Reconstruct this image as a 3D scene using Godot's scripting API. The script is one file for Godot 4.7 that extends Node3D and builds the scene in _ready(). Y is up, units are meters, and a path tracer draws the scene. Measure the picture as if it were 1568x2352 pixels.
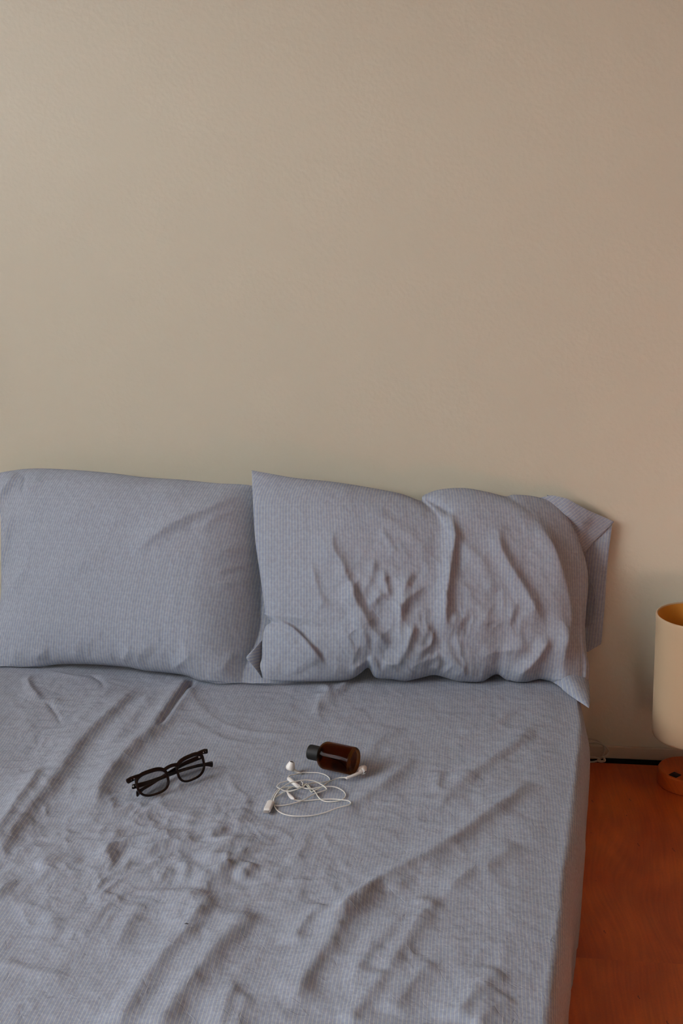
extends Node3D
# A bedroom corner: a bed with striped blue sheets against a beige wall, a plywood platform and a lamp. Metres; y up; the wall behind the bed is z = 0.

var M := {}
var names := {}
const MATTRESS_TOP := 0.55
const PLATFORM_TOP := 0.337
const SHEET_TILE := 0.0704      # the stripe texture holds 16 stripes: 4.4 mm each on the sheet, 5.3 mm on the pillowcases
const CASE_TILE := 0.0850
const CREASE_TILE := 0.40


# ---------------------------------------------------------------- nodes
func numbered(called: String) -> String:
	var n: int = names.get(called, 0)
	names[called] = n + 1
	return called if n == 0 else "%s_%03d" % [called, n]


func tag(o: Node3D, label: String, category: String, group := "") -> void:
	o.set_meta("label", label)
	o.set_meta("category", category)
	if group:
		o.set_meta("group", group)


func thing(called: String, label: String, category: String, at: Vector3, group := "") -> Node3D:
	var o := Node3D.new()
	o.name = numbered(called)
	add_child(o)
	o.position = at
	tag(o, label, category, group)
	return o


func world_of(o: Node) -> Vector3:
	var p := Vector3.ZERO
	while o is Node3D and o != self:
		p += (o as Node3D).position
		o = o.get_parent()
	return p


# A mesh that was drawn in room coordinates becomes a child of «parent», or a top-level piece of the setting.
func part(called: String, g: Geo, m: Material, parent: Node3D) -> MeshInstance3D:
	var o := MeshInstance3D.new()
	o.name = called
	o.mesh = g.made(world_of(parent))
	o.mesh.surface_set_material(0, m)
	parent.add_child(o, true)
	return o


func struct(called: String, g: Geo, m: Material) -> MeshInstance3D:
	var o := part(called, g, m, self)
	o.set_meta("kind", "structure")
	return o


# ---------------------------------------------------------------- geometry
class Geo:
	var v := PackedVector3Array()
	var n := PackedVector3Array()
	var t := PackedVector2Array()
	var i := PackedInt32Array()

	# A grid of points, nu across and nv down as seen from its front.
	func grid(p: PackedVector3Array, uv: PackedVector2Array, nu: int, nv: int, wrap := false, back := false) -> void:
		var base := v.size()
		v.append_array(p)
		if uv.size() == p.size():
			t.append_array(uv)
		else:
			for k in p.size():
				t.append(Vector2(float(k % nu) / maxf(1, nu - 1), float(k / nu) / maxf(1, nv - 1)))
		var nn := PackedVector3Array()
		nn.resize(p.size())
		for b in nv:
			var up := maxi(b - 1, 0) * nu
			var dn := mini(b + 1, nv - 1) * nu
			for a in nu:
				var le := a - 1
				var ri := a + 1
				if wrap:
					if le < 0:
						le = nu - 2
					if ri > nu - 1:
						ri = 1
				else:
					le = maxi(le, 0)
					ri = mini(ri, nu - 1)
				var du := p[b * nu + ri] - p[b * nu + le]
				var dv := p[dn + a] - p[up + a]
				var c := dv.cross(du)
				if c.length_squared() < 1e-20:
					var b2 := clampi(b, 1, nv - 2) if nv > 2 else b
					du = p[b2 * nu + ri] - p[b2 * nu + le]
					c = dv.cross(du)
				if c.length_squared() < 1e-22:
					c = Vector3.UP * 1e-9
				c = c.normalized()
				nn[b * nu + a] = -c if back else c
		n.append_array(nn)
		for b in nv - 1:
			for a in nu - 1:
				var k := base + b * nu + a
				if back:
					i.append_array([k, k + nu + 1, k + 1, k, k + nu, k + nu + 1])
				else:
					i.append_array([k, k + 1, k + nu + 1, k, k + nu + 1, k + nu])

	func face(q: Array) -> void:            # a flat convex face, clockwise as seen from its front
		var base := v.size()
		var c: Vector3 = (q[2] - q[0]).cross(q[1] - q[0])
		c = c.normalized() if c.length_squared() > 1e-22 else Vector3.UP
		var ax := c.abs()
		for p: Vector3 in q:
			v.append(p)
			n.append(c)
			if ax.y >= ax.x and ax.y >= ax.z:
				t.append(Vector2(p.x, p.z))
			elif ax.x >= ax.z:
				t.append(Vector2(p.z, -p.y))
			else:
				t.append(Vector2(p.x, -p.y))
		for k in q.size() - 2:
			i.append_array([base, base + k + 1, base + k + 2])

	# A box with chamfered edges.
	func box(lo: Vector3, hi: Vector3, r := 0.0, basis := Basis.IDENTITY, at := Vector3.ZERO) -> void:
		var mid := (lo + hi) / 2.0
		var h := (hi - lo) / 2.0
		var put := func(x: float, y: float, z: float) -> Vector3: return at + basis * (mid + Vector3(x, y, z))
		var s := [-1.0, 1.0]
		var e := h - Vector3.ONE * r
		for g: float in s:
			_quad([put.call(g * h.x, -e.y, -e.z), put.call(g * h.x, -e.y, e.z), put.call(g * h.x, e.y, e.z), put.call(g * h.x, e.y, -e.z)], basis * Vector3(g, 0, 0))
			_quad([put.call(-e.x, g * h.y, -e.z), put.call(-e.x, g * h.y, e.z), put.call(e.x, g * h.y, e.z), put.call(e.x, g * h.y, -e.z)], basis * Vector3(0, g, 0))
			_quad([put.call(-e.x, -e.y, g * h.z), put.call(-e.x, e.y, g * h.z), put.call(e.x, e.y, g * h.z), put.call(e.x, -e.y, g * h.z)], basis * Vector3(0, 0, g))
		if r <= 0.0:
			return
		for g: float in s:
			for k: float in s:
				_quad([put.call(g * h.x, k * e.y, -e.z), put.call(g * h.x, k * e.y, e.z), put.call(g * e.x, k * h.y, e.z), put.call(g * e.x, k * h.y, -e.z)], basis * Vector3(g, k, 0))
				_quad([put.call(g * h.x, -e.y, k * e.z), put.call(g * h.x, e.y, k * e.z), put.call(g * e.x, e.y, k * h.z), put.call(g * e.x, -e.y, k * h.z)], basis * Vector3(g, 0, k))
				_quad([put.call(-e.x, g * h.y, k * e.z), put.call(e.x, g * h.y, k * e.z), put.call(e.x, g * e.y, k * h.z), put.call(-e.x, g * e.y, k * h.z)], basis * Vector3(0, g, k))
				for l: float in s:
					_quad([put.call(g * h.x, k * e.y, l * e.z), put.call(g * e.x, k * h.y, l * e.z), put.call(g * e.x, k * e.y, l * h.z)], basis * Vector3(g, k, l))

	func _quad(q: Array, out: Vector3) -> void:
		var c: Vector3 = (q[2] - q[0]).cross(q[1] - q[0])
		if c.dot(out) < 0:
			q.reverse()
		face(q)

	# A surface of revolution: profile of (radius, height), listed from the top down, round «axis» from «at».
	func lathe(profile: Array, at: Vector3, axis := Vector3.UP, segments := 32, squash := Vector2.ONE, back := false) -> void:
		var y := axis.normalized()
		var x := y.cross(Vector3.BACK if absf(y.z) < 0.9 else Vector3.RIGHT).normalized()
		var z := x.cross(y)
		var p := PackedVector3Array()
		for q: Vector2 in profile:
			for k in segments + 1:
				var w := TAU * (k % segments) / segments
				p.append(at + y * q.y + (x * sin(w) * squash.x + z * cos(w) * squash.y) * q.x)
		grid(p, PackedVector2Array(), segments + 1, profile.size(), true, back)

	# A tube along points; rx across and ry along «up» may change from point to point.
	func tube(path: Array, rx: Array, ry: Array, segments := 10, closed := false, up := Vector3.ZERO, square := 2.0, caps := true) -> void:
		var m := path.size()
		var p := PackedVector3Array()
		var nrm := up
		var rows := m + 1 if closed else m
		for kk in rows:
			var k := kk % m
			var before: Vector3 = path[(k - 1 + m) % m] if closed else path[maxi(k - 1, 0)]
			var after: Vector3 = path[(k + 1) % m] if closed else path[mini(k + 1, m - 1)]
			var d := (after - before).normalized()
			if up != Vector3.ZERO:
				nrm = up
			elif nrm == Vector3.ZERO:
				nrm = Vector3.UP if absf(d.y) < 0.9 else Vector3.RIGHT
			nrm = (nrm - d * nrm.dot(d)).normalized()
			var side := d.cross(nrm)
			var a: float = rx[mini(k, rx.size() - 1)]
			var b: float = ry[mini(k, ry.size() - 1)]
			for s in segments + 1:
				var w := TAU * (s % segments) / segments
				var c := cos(w)
				var e := sin(w)
				if square != 2.0:
					c = signf(c) * pow(absf(c), 2.0 / square)
					e = signf(e) * pow(absf(e), 2.0 / square)
				p.append(path[k] + side * e * a + nrm * c * b)
		if caps and not closed:
			var first := PackedVector3Array()
			var d0: Vector3 = (path[0] - path[1]).normalized()
			var d1: Vector3 = (path[m - 1] - path[m - 2]).normalized()
			var ring0 := p.slice(0, segments + 1)
			var ring1 := p.slice(p.size() - segments - 1)
			var r0 := minf(rx[0], ry[0]) * 0.8
			var r1 := minf(rx[mini(m - 1, rx.size() - 1)], ry[mini(m - 1, ry.size() - 1)]) * 0.8
			for f: Vector2 in [Vector2(0.02, 1.0), Vector2(0.5, 0.87), Vector2(0.87, 0.5)]:
				for q in ring0:
					first.append(path[0] + (q - path[0]) * f.x + d0 * r0 * f.y)
			first.append_array(p)
			for f: Vector2 in [Vector2(0.87, 0.5), Vector2(0.5, 0.87), Vector2(0.02, 1.0)]:
				for q in ring1:
					first.append(path[m - 1] + (q - path[m - 1]) * f.x + d1 * r1 * f.y)
			p = first
			rows += 6
		# seen from its front the tube runs down and its angle to the right
		grid(p, PackedVector2Array(), segments + 1, rows, true, true)

	func made(origin: Vector3) -> ArrayMesh:
		var w := v
		if origin != Vector3.ZERO:
			w = PackedVector3Array()
			w.resize(v.size())
			for k in v.size():
				w[k] = v[k] - origin
		var a := []
		a.resize(Mesh.ARRAY_MAX)
		a[Mesh.ARRAY_VERTEX] = w
		a[Mesh.ARRAY_NORMAL] = n
		a[Mesh.ARRAY_TEX_UV] = t
		a[Mesh.ARRAY_TEX_UV2] = t
		a[Mesh.ARRAY_INDEX] = i
		var m := ArrayMesh.new()
		m.add_surface_from_arrays(Mesh.PRIMITIVE_TRIANGLES, a)
		return m


# Cloth relief over a plane (metres), into which folds are pressed one by one.
class Relief:
	var x0: float
	var y0: float
	var cell: float
	var w: int
	var h: int
	var data := PackedFloat32Array()
	var best := PackedFloat32Array()
	var gone := PackedFloat32Array()
	var gain := 1.0
	var wide := 1.0

	func _init(ax: float, ay: float, bx: float, by: float, size: float) -> void:
		x0 = ax
		y0 = ay
		cell = size
		w = int((bx - ax) / size) + 2
		h = int((by - ay) / size) + 2
		data.resize(w * h)
		best.resize(w * h)
		best.fill(1e9)
		gone.resize(w * h)

	# A fold along a line listed from the far or upper end: it rises over «left» metres and falls over «right» metres, its crest «shift» to the left of the line.
	func fold(flat: Array, amp: float, left: float, right: float, ends := 0.3, shift := -1.0) -> void:
		amp *= gain
		left *= wide
		right *= lerpf(1.0, wide, 0.4)
		if shift < 0.0:
			shift = 0.6 * right if amp > 0.0 else 0.0
		var raw := PackedVector2Array()
		for k in flat.size() / 2:
			raw.append(Vector2(flat[2 * k], flat[2 * k + 1]))
		var line := PackedVector2Array()
		for k in raw.size() - 1:
			var a := raw[maxi(k - 1, 0)]
			var d := raw[mini(k + 2, raw.size() - 1)]
			for s in 4:
				line.append(raw[k].cubic_interpolate(raw[k + 1], a, d, s / 4.0))
		line.append(raw[raw.size() - 1])
		var total := 0.0
		for k in line.size() - 1:
			total += line[k].distance_to(line[k + 1])
		var reach := 2.3 * maxf(left, right) + shift
		var touched := PackedInt32Array()
		var far := 0.0
		for k in line.size() - 1:
			var a := line[k]
			var b := line[k + 1]
			var ab := b - a
			var len2 := maxf(ab.length_squared(), 1e-12)
			var length := sqrt(len2)
			var out := Vector2(ab.y, -ab.x) / length
			var i0 := clampi(int((minf(a.x, b.x) - reach - x0) / cell), 0, w)
			var i1 := clampi(int((maxf(a.x, b.x) + reach - x0) / cell) + 1, 0, w)
			var j0 := clampi(int((minf(a.y, b.y) - reach - y0) / cell), 0, h)
			var j1 := clampi(int((maxf(a.y, b.y) + reach - y0) / cell) + 1, 0, h)
			for j in range(j0, j1):
				var py := y0 + j * cell - a.y
				for i in range(i0, i1):
					var px := x0 + i * cell - a.x
					var u := clampf((px * ab.x + py * ab.y) / len2, 0.0, 1.0)
					var ex := px - ab.x * u
					var ey := py - ab.y * u
					var d2 := ex * ex + ey * ey
					if d2 > reach * reach:
						continue
					var at := j * w + i
					if best[at] > 1e8:
						touched.append(at)
					if d2 < absf(best[at]):
						best[at] = d2 if px * out.x + py * out.y >= 0.0 else -d2
						gone[at] = (far + u * length) / total
			far += length
		for at in touched:
			var d := sqrt(absf(best[at])) * signf(best[at]) + shift
			var f := gone[at]
			var e := smoothstep(0.0, ends, f) * smoothstep(0.0, ends, 1.0 - f)
			var q := d / (left if d < 0.0 else right)
			data[at] += amp * e * exp(-pow(absf(q), 1.6))
			best[at] = 1e9

	func at(x: float, y: float) -> float:
		var fx := clampf((x - x0) / cell, 0.0, w - 1.001)
		var fy := clampf((y - y0) / cell, 0.0, h - 1.001)
		var i := int(fx)
		var j := int(fy)
		fx -= i
		fy -= j
		var k := j * w + i
		return lerpf(lerpf(data[k], data[k + 1], fx), lerpf(data[k + w], data[k + w + 1], fx), fy)


func curve(flat: Array, count: int, smooth := true) -> PackedVector2Array:
	var raw := PackedVector2Array()
	for k in flat.size() / 2:
		raw.append(Vector2(flat[2 * k], flat[2 * k + 1]))
	var line := PackedVector2Array()
	for k in raw.size() - 1:
		for s in 8:
			if smooth:
				line.append(raw[k].cubic_interpolate(raw[k + 1], raw[maxi(k - 1, 0)], raw[mini(k + 2, raw.size() - 1)], s / 8.0))
			else:
				line.append(raw[k].lerp(raw[k + 1], s / 8.0))
	line.append(raw[raw.size() - 1])
	var sum := PackedFloat32Array([0.0])
	for k in line.size() - 1:
		sum.append(sum[k] + line[k].distance_to(line[k + 1]))
	var out := PackedVector2Array()
	var at := 0
	for k in count:
		var want := sum[sum.size() - 1] * k / (count - 1)
		while at < sum.size() - 2 and sum[at + 1] < want:
			at += 1
		out.append(line[at].lerp(line[at + 1], clampf((want - sum[at]) / maxf(sum[at + 1] - sum[at], 1e-9), 0.0, 1.0)))
	return out


func smooth_path(raw: Array, steps := 6, closed := false) -> Array:
	var out := []
	var m := raw.size()
	for k in (m if closed else m - 1):
		var a: Vector3 = raw[(k - 1 + m) % m] if closed else raw[maxi(k - 1, 0)]
		var b: Vector3 = raw[k]
		var c: Vector3 = raw[(k + 1) % m]
		var d: Vector3 = raw[(k + 2) % m] if closed else raw[mini(k + 2, m - 1)]
		for s in steps:
			out.append(b.cubic_interpolate(c, a, d, float(s) / steps))
	if not closed:
		out.append(raw[m - 1])
	return out


# The points of a patch between four edges (top and bottom from left to right, left and right from the top down).
func coons(top: PackedVector2Array, bottom: PackedVector2Array, left: PackedVector2Array, right: PackedVector2Array) -> PackedVector2Array:
	var nu := top.size()
	var nv := left.size()
	var out := PackedVector2Array()
	var a := top[0]
	var b := top[nu - 1]
	var c := bottom[0]
	var d := bottom[nu - 1]
	for j in nv:
		var v := float(j) / (nv - 1)
		for i in nu:
			var u := float(i) / (nu - 1)
			out.append(top[i] * (1 - v) + bottom[i] * v + left[j] * (1 - u) + right[j] * u - (a * (1 - u) + b * u) * (1 - v) - (c * (1 - u) + d * u) * v)
	return out


# A flap of cloth: a patch on a plane [origin, across, down] with a front, a back and a bulge.
func flap(plane: Array, top: Array, bottom: Array, left: Array, right: Array, lift: Callable, stripes: Callable, nu := 40, nv := 40, smooth := true) -> Geo:
	var g := Geo.new()
	var f := coons(curve(top, nu, smooth), curve(bottom, nu, smooth), curve(left, nv, smooth), curve(right, nv, smooth))
	var o: Vector3 = plane[0]
	var ax: Vector3 = plane[1]
	var dn: Vector3 = plane[2]
	var out := dn.cross(ax)
	var p := PackedVector3Array()
	var q := PackedVector3Array()
	var uv := PackedVector2Array()
	for k in f.size():
		var u := float(k % nu) / (nu - 1)
		var v := float(k / nu) / (nv - 1)
		var edge := minf(minf(u, 1 - u), minf(v, 1 - v)) * 2.0
		var at := o + ax * f[k].x + dn * f[k].y + out * (lift.call(u, v) as float)
		var thick := 0.0012 * sqrt(clampf(edge * 12.0, 0.0, 1.0))
		p.append(at + out * thick)
		q.append(at - out * thick)
		uv.append((stripes.call(f[k].x, f[k].y) as Vector2))
	g.grid(p, uv, nu, nv)
	g.grid(q, uv, nu, nv, false, true)
	return g


# ---------------------------------------------------------------- materials
func plain(called: String, c: Color, rough: float, metal := 0.0) -> StandardMaterial3D:
	var m := StandardMaterial3D.new()
	m.resource_name = called
	m.albedo_color = c
	m.roughness = rough
	m.metallic = metal
	return m


func seamless(size: int, freq: float, octaves: int, seed_: int, type := FastNoiseLite.TYPE_SIMPLEX_SMOOTH) -> Image:
	var n := FastNoiseLite.new()
	n.seed = seed_
	n.noise_type = type
	n.frequency = freq
	n.fractal_type = FastNoiseLite.FRACTAL_FBM
	n.fractal_octaves = octaves
	return n.get_seamless_image(size, size)


func stripe_texture() -> ImageTexture:
	# 16 cream pinstripes woven into blue-grey chambray; one pixel is 0.14 mm
	var size := 512
	var per := 32
	var rng := RandomNumberGenerator.new()
	rng.seed = 11
	var slub := seamless(size, 0.02, 2, 5)
	var bytes := PackedByteArray()
	bytes.resize(size * size * 3)
	var weft := PackedFloat32Array()
	for y in size:
		weft.append(rng.randf_range(-0.03, 0.03))
	var warp := PackedFloat32Array()
	for x in size:
		warp.append(rng.randf_range(-0.035, 0.035))
	var blue := Color(M.blue)
	var cream := Color(M.cream)
	for y in size:
		for x in size:
			var d := absf(float(x % per) - 15.5)
			var k := 1.0 - smoothstep(1.5, 4.2, d)
			var c := blue.lerp(cream, k)
			var f := 1.0 + weft[y] + warp[x] + rng.randf_range(-0.05, 0.05) + (slub.get_pixel(x, y).r - 0.5) * 0.10
			var at := (y * size + x) * 3
			bytes[at] = clampi(int(c.r * f * 255.0), 0, 255)
			bytes[at + 1] = clampi(int(c.g * f * 255.0), 0, 255)
			bytes[at + 2] = clampi(int(c.b * f * 255.0), 0, 255)
	return ImageTexture.create_from_image(Image.create_from_data(size, size, false, Image.FORMAT_RGB8, bytes))


func crease_texture() -> ImageTexture:
	# the fine pressed-in creases of unironed cotton, as relief only; one pixel is 0.4 mm
	var size := 1024
	var rng := RandomNumberGenerator.new()
	rng.seed = 31
	var high := PackedFloat32Array()
	high.resize(size * size)
	for k in 750:
		var p := Vector2(rng.randf() * size, rng.randf() * size)
		var dir := rng.randf() * TAU
		var turn := rng.randf_range(-0.006, 0.006)
		var steps := int(exp(rng.randf_range(2.5, 4.4)))
		var amp := rng.randf_range(0.25, 1.0) * (1.0 if rng.randf() < 0.5 else -1.0)
		var wide := rng.randf_range(1.0, 2.6)
		for s in steps:
			var f := sin(PI * s / steps) * amp
			dir += turn + rng.randf_range(-0.05, 0.05)
			p += Vector2(cos(dir), sin(dir))
			var side := Vector2(-sin(dir), cos(dir))
			for w in range(-4, 5):
				var q := p + side * w
				var at := (posmod(int(q.y), size)) * size + posmod(int(q.x), size)
				var h := f * exp(-(w * w) / (wide * wide))
				if absf(h) > absf(high[at]):
					high[at] = h
	var soft := seamless(size, 0.012, 4, 17)
	var im := Image.create(size, size, false, Image.FORMAT_RF)
	for y in size:
		for x in size:
			im.set_pixel(x, y, Color(0.5 + high[y * size + x] * 0.14 + (soft.get_pixel(x, y).r - 0.5) * 0.55, 0, 0))
	im.convert(Image.FORMAT_RGB8)
	im.bump_map_to_normal_map(14.0)
	return ImageTexture.create_from_image(im)


func plywood_texture() -> ImageTexture:
	# rotary-cut veneer stained red-brown: wide wandering figure, fine pores, a few dark flecks
	var size := 768
	var warp := FastNoiseLite.new()
	warp.seed = 3
	warp.frequency = 1.0
	warp.fractal_octaves = 3
	var rng := RandomNumberGenerator.new()
	rng.seed = 21
	var bytes := PackedByteArray()
	bytes.resize(size * size * 3)
	for y in size:
		for x in size:
			var u := float(x) / size
			var v := float(y) / size
			var big := warp.get_noise_2d(u * 3.2, v * 1.1)
			var ring := sin((u * 2.0 + big * 3.0) * TAU)
			var fine := warp.get_noise_2d(u * 170.0 + big * 8.0, v * 7.0)
			var blotch := warp.get_noise_2d(u * 6.0 + 40.0, v * 4.0)
			var f := 1.0 + ring * 0.02 + fine * 0.07 + blotch * 0.12 + rng.randf_range(-0.025, 0.025)
			var at := (y * size + x) * 3
			bytes[at] = clampi(int(M.ply.r * f * 255.0), 0, 255)
			bytes[at + 1] = clampi(int(M.ply.g * f * (1.0 + blotch * 0.1) * 255.0), 0, 255)
			bytes[at + 2] = clampi(int(M.ply.b * f * 255.0), 0, 255)
	var im := Image.create_from_data(size, size, false, Image.FORMAT_RGB8, bytes)
	for k in 90:
		var x := rng.randi_range(4, size - 20)
		var y := rng.randi_range(4, size - 30)
		var dark := Color(M.ply.r * 0.55, M.ply.g * 0.5, M.ply.b * 0.5)
		for s in rng.randi_range(1, 9):
			im.set_pixel(x + s / 4, y + s, dark)
	return ImageTexture.create_from_image(im)


func materials() -> void:
	M.blue = Color(0.588, 0.618, 0.678)
	M.cream = Color(0.708, 0.710, 0.685)
	M.ply = Color(0.78, 0.36, 0.14)
	var stripes := stripe_texture()
	var creases := crease_texture()
	for k in 2:
		var cloth := plain("striped cotton", Color.WHITE, 0.95)
		cloth.metallic_specular = 0.25
		cloth.normal_enabled = true
		cloth.normal_texture = creases
		cloth.normal_scale = 0.42 if k == 0 else 0.24
		cloth.uv1_scale = Vector3.ONE / CREASE_TILE
		cloth.detail_enabled = true
		cloth.detail_albedo = stripes
		cloth.detail_blend_mode = BaseMaterial3D.BLEND_MODE_MUL
		cloth.detail_uv_layer = BaseMaterial3D.DETAIL_UV_2
		cloth.uv2_scale = Vector3.ONE / (SHEET_TILE if k == 0 else CASE_TILE)
		M["cloth" if k == 0 else "case_cloth"] = cloth
	var paint := plain("beige eggshell paint", Color(0.80, 0.772, 0.69), 0.42)
	var bumps := seamless(512, 0.035, 3, 9)
	paint.normal_enabled = true
	bumps.bump_map_to_normal_map(2.0)
	paint.normal_texture = ImageTexture.create_from_image(bumps)
	paint.normal_scale = 0.38
	paint.uv1_triplanar = true
	paint.uv1_world_triplanar = true
	paint.uv1_scale = Vector3.ONE * 5.0
	M.paint = paint
	M.trim_paint = plain("beige trim paint", Color(0.78, 0.71, 0.63), 0.5)
	M.warm_paint = plain("terracotta paint", Color(0.72, 0.57, 0.46), 0.8)
	M.ceiling_paint = plain("white ceiling paint", Color(0.86, 0.84, 0.81), 0.9)
	M.floor_wood = plain("brown floorboards", Color(0.42, 0.29, 0.20), 0.55)
	M.gap_shade = plain("painted gap shade", Color(0.035, 0.03, 0.03), 0.8)  # near-black that paints the shade inside the crack along the wall
	var ply := plain("stained plywood", Color.WHITE, 0.55)
	ply.albedo_texture = plywood_texture()
	M.plywood = ply
	var turned := plain("stained lamp wood", Color.WHITE, 0.5)
	turned.albedo_texture = ply.albedo_texture
	M.lamp_wood = turned
	M.white_frame = plain("white window paint", Color(0.85, 0.85, 0.84), 0.4)
	var pane := plain("window glass", Color(1, 1, 1, 0.04), 0.02)
	pane.transparency = BaseMaterial3D.TRANSPARENCY_ALPHA
	M.pane = pane
	var linen := plain("cream linen shade", Color(0.77, 0.67, 0.54), 0.9)
	linen.backlight_enabled = true
	linen.backlight = Color(0.35, 0.28, 0.2)
	M.linen = linen
	M.lining = plain("amber shade lining", Color(0.85, 0.60, 0.24), 0.7)
	M.steel = plain("brushed steel", Color(0.72, 0.72, 0.72), 0.3, 1.0)
	M.black_plastic = plain("black plastic", Color(0.035, 0.035, 0.038), 0.62)
	M.acetate = plain("dark tortoise acetate", Color(0.10, 0.05, 0.04), 0.25)
	M.acetate.metallic_specular = 0.35
	var lens := plain("grey brown lens", Color(0.12, 0.092, 0.065, 0.50), 0.03)
	lens.transparency = BaseMaterial3D.TRANSPARENCY_ALPHA
	lens.metallic_specular = 0.25
	M.lens = lens
	var amber := plain("amber glass", Color(0.58, 0.345, 0.15, 0.0), 0.03)
	amber.refraction_enabled = true
	amber.refraction_scale = 0.013
	M.amber = amber
	M.white_plastic = plain("glossy white plastic", Color(0.88, 0.87, 0.85), 0.3)
	M.cord = plain("white cord", Color(0.83, 0.83, 0.80), 0.5)
	M.grey_cord = plain("grey white cord", Color(0.70, 0.66, 0.60), 0.55)
	M.mesh_grille = plain("dark grille", Color(0.10, 0.09, 0.09), 0.6)
	M.lint = plain("dark lint", Color(0.12, 0.11, 0.12), 0.9)


# ---------------------------------------------------------------- the scene
func _ready() -> void:
	var cam := Camera3D.new()
	cam.name = "camera"
	cam.position = Vector3(0, 1.45, 2.42)
	cam.rotation = Vector3(-atan(776.0 / 3000.0), deg_to_rad(6.37), 0)
	cam.fov = rad_to_deg(2.0 * atan(1176.0 / 3000.0))
	cam.near = 0.02
	add_child(cam)
	var sky_mat := ProceduralSkyMaterial.new()   # even overcast daylight
	sky_mat.sky_top_color = Color(0.97, 0.98, 1.0)
	sky_mat.sky_horizon_color = Color(0.72, 0.73, 0.74)
	sky_mat.sky_curve = 0.25
	sky_mat.ground_horizon_color = Color(0.42, 0.42, 0.40)
	sky_mat.ground_bottom_color = Color(0.36, 0.36, 0.36)
	var env := Environment.new()
	env.background_mode = Environment.BG_SKY
	env.sky = Sky.new()
	env.sky.sky_material = sky_mat
	env.background_energy_multiplier = 6.0
	env.tonemap_mode = Environment.TONE_MAPPER_LINEAR
	env.tonemap_exposure = 2.98
	env.sdfgi_enabled = true
	env.ssao_enabled = true
	env.ssil_enabled = true
	var we := WorldEnvironment.new()
	we.name = "world"
	we.environment = env
	add_child(we)
	# hazy sun from behind on the right: through the small high window it falls on the plywood out of frame, in front of the lamp,
	# which throws the orange light seen on the lower wall, the shade's lower rim and the side of the mattress
	var sun := DirectionalLight3D.new()
	sun.name = "sun"
	sun.light_color = Color(1.0, 0.96, 0.90)
	sun.light_energy = 10.0
	sun.light_angular_distance = 1.5
	sun.shadow_enabled = true
	sun.sky_mode = DirectionalLight3D.SKY_MODE_LIGHT_ONLY
	add_child(sun)
	sun.look_at_from_position(Vector3(1.08, 2.42, 5.6), Vector3(0.72, PLATFORM_TOP, 1.36))
	materials()
	room()
	platform()
	var sheet := sheet_relief()
	laid_sheet = sheet
	bed(sheet)
	pillows()
	lamp()
	wall_cable()
	sunglasses(sheet)
	bottle()
	earphones(sheet)
	lint(sheet)


# A wall in the plane across axis 0 (x) or 2 (z), with rectangular openings [from, to, low, high] in rising order.
func pierced(g: Geo, axis: int, near: float, far: float, from: float, to: float, high: float, holes: Array) -> void:
	var put := func(a: float, b: float, y0: float, y1: float) -> void:
		if axis == 0:
			g.box(Vector3(near, y0, a), Vector3(far, y1, b))
		else:
			g.box(Vector3(a, y0, near), Vector3(b, y1, far))
	var at := from
	for q: Array in holes:
		put.call(at, q[0], 0.0, high)
		put.call(q[0], q[1], 0.0, q[2])
		put.call(q[0], q[1], q[3], high)
		at = q[1]
	put.call(at, to, 0.0, high)


func window(n: int, axis: int, near: float, far: float, q: Array, lights: int) -> void:
	var g := Geo.new()
	var f := 0.05
	var a := lerpf(near, far, 0.35)
	var b := lerpf(near, far, 0.65)
	var lo := minf(a, b)
	var hi := maxf(a, b)
	var put := func(into: Geo, s: float, t: float, y0: float, y1: float, l: float, h: float, r: float) -> void:
		if axis == 0:
			into.box(Vector3(l, y0, s), Vector3(h, y1, t), r)
		else:
			into.box(Vector3(s, y0, l), Vector3(t, y1, h), r)
	put.call(g, q[0], q[1], q[2], q[2] + f, lo, hi, 0.004)
	put.call(g, q[0], q[1], q[3] - f, q[3], lo, hi, 0.004)
	var each: float = (q[1] - q[0] - f) / lights
	for k in lights + 1:
		put.call(g, q[0] + k * each, q[0] + k * each + f, q[2] + f, q[3] - f, lo, hi, 0.004)
	var w := struct("window_%d" % n, g, M.white_frame)
	for k in lights:
		g = Geo.new()
		var mid := (lo + hi) / 2
		put.call(g, q[0] + k * each + f, q[0] + (k + 1) * each, q[2] + f, q[3] - f, mid - 0.002, mid + 0.002, 0.0)
		part("pane", g, M.pane, w)


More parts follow.
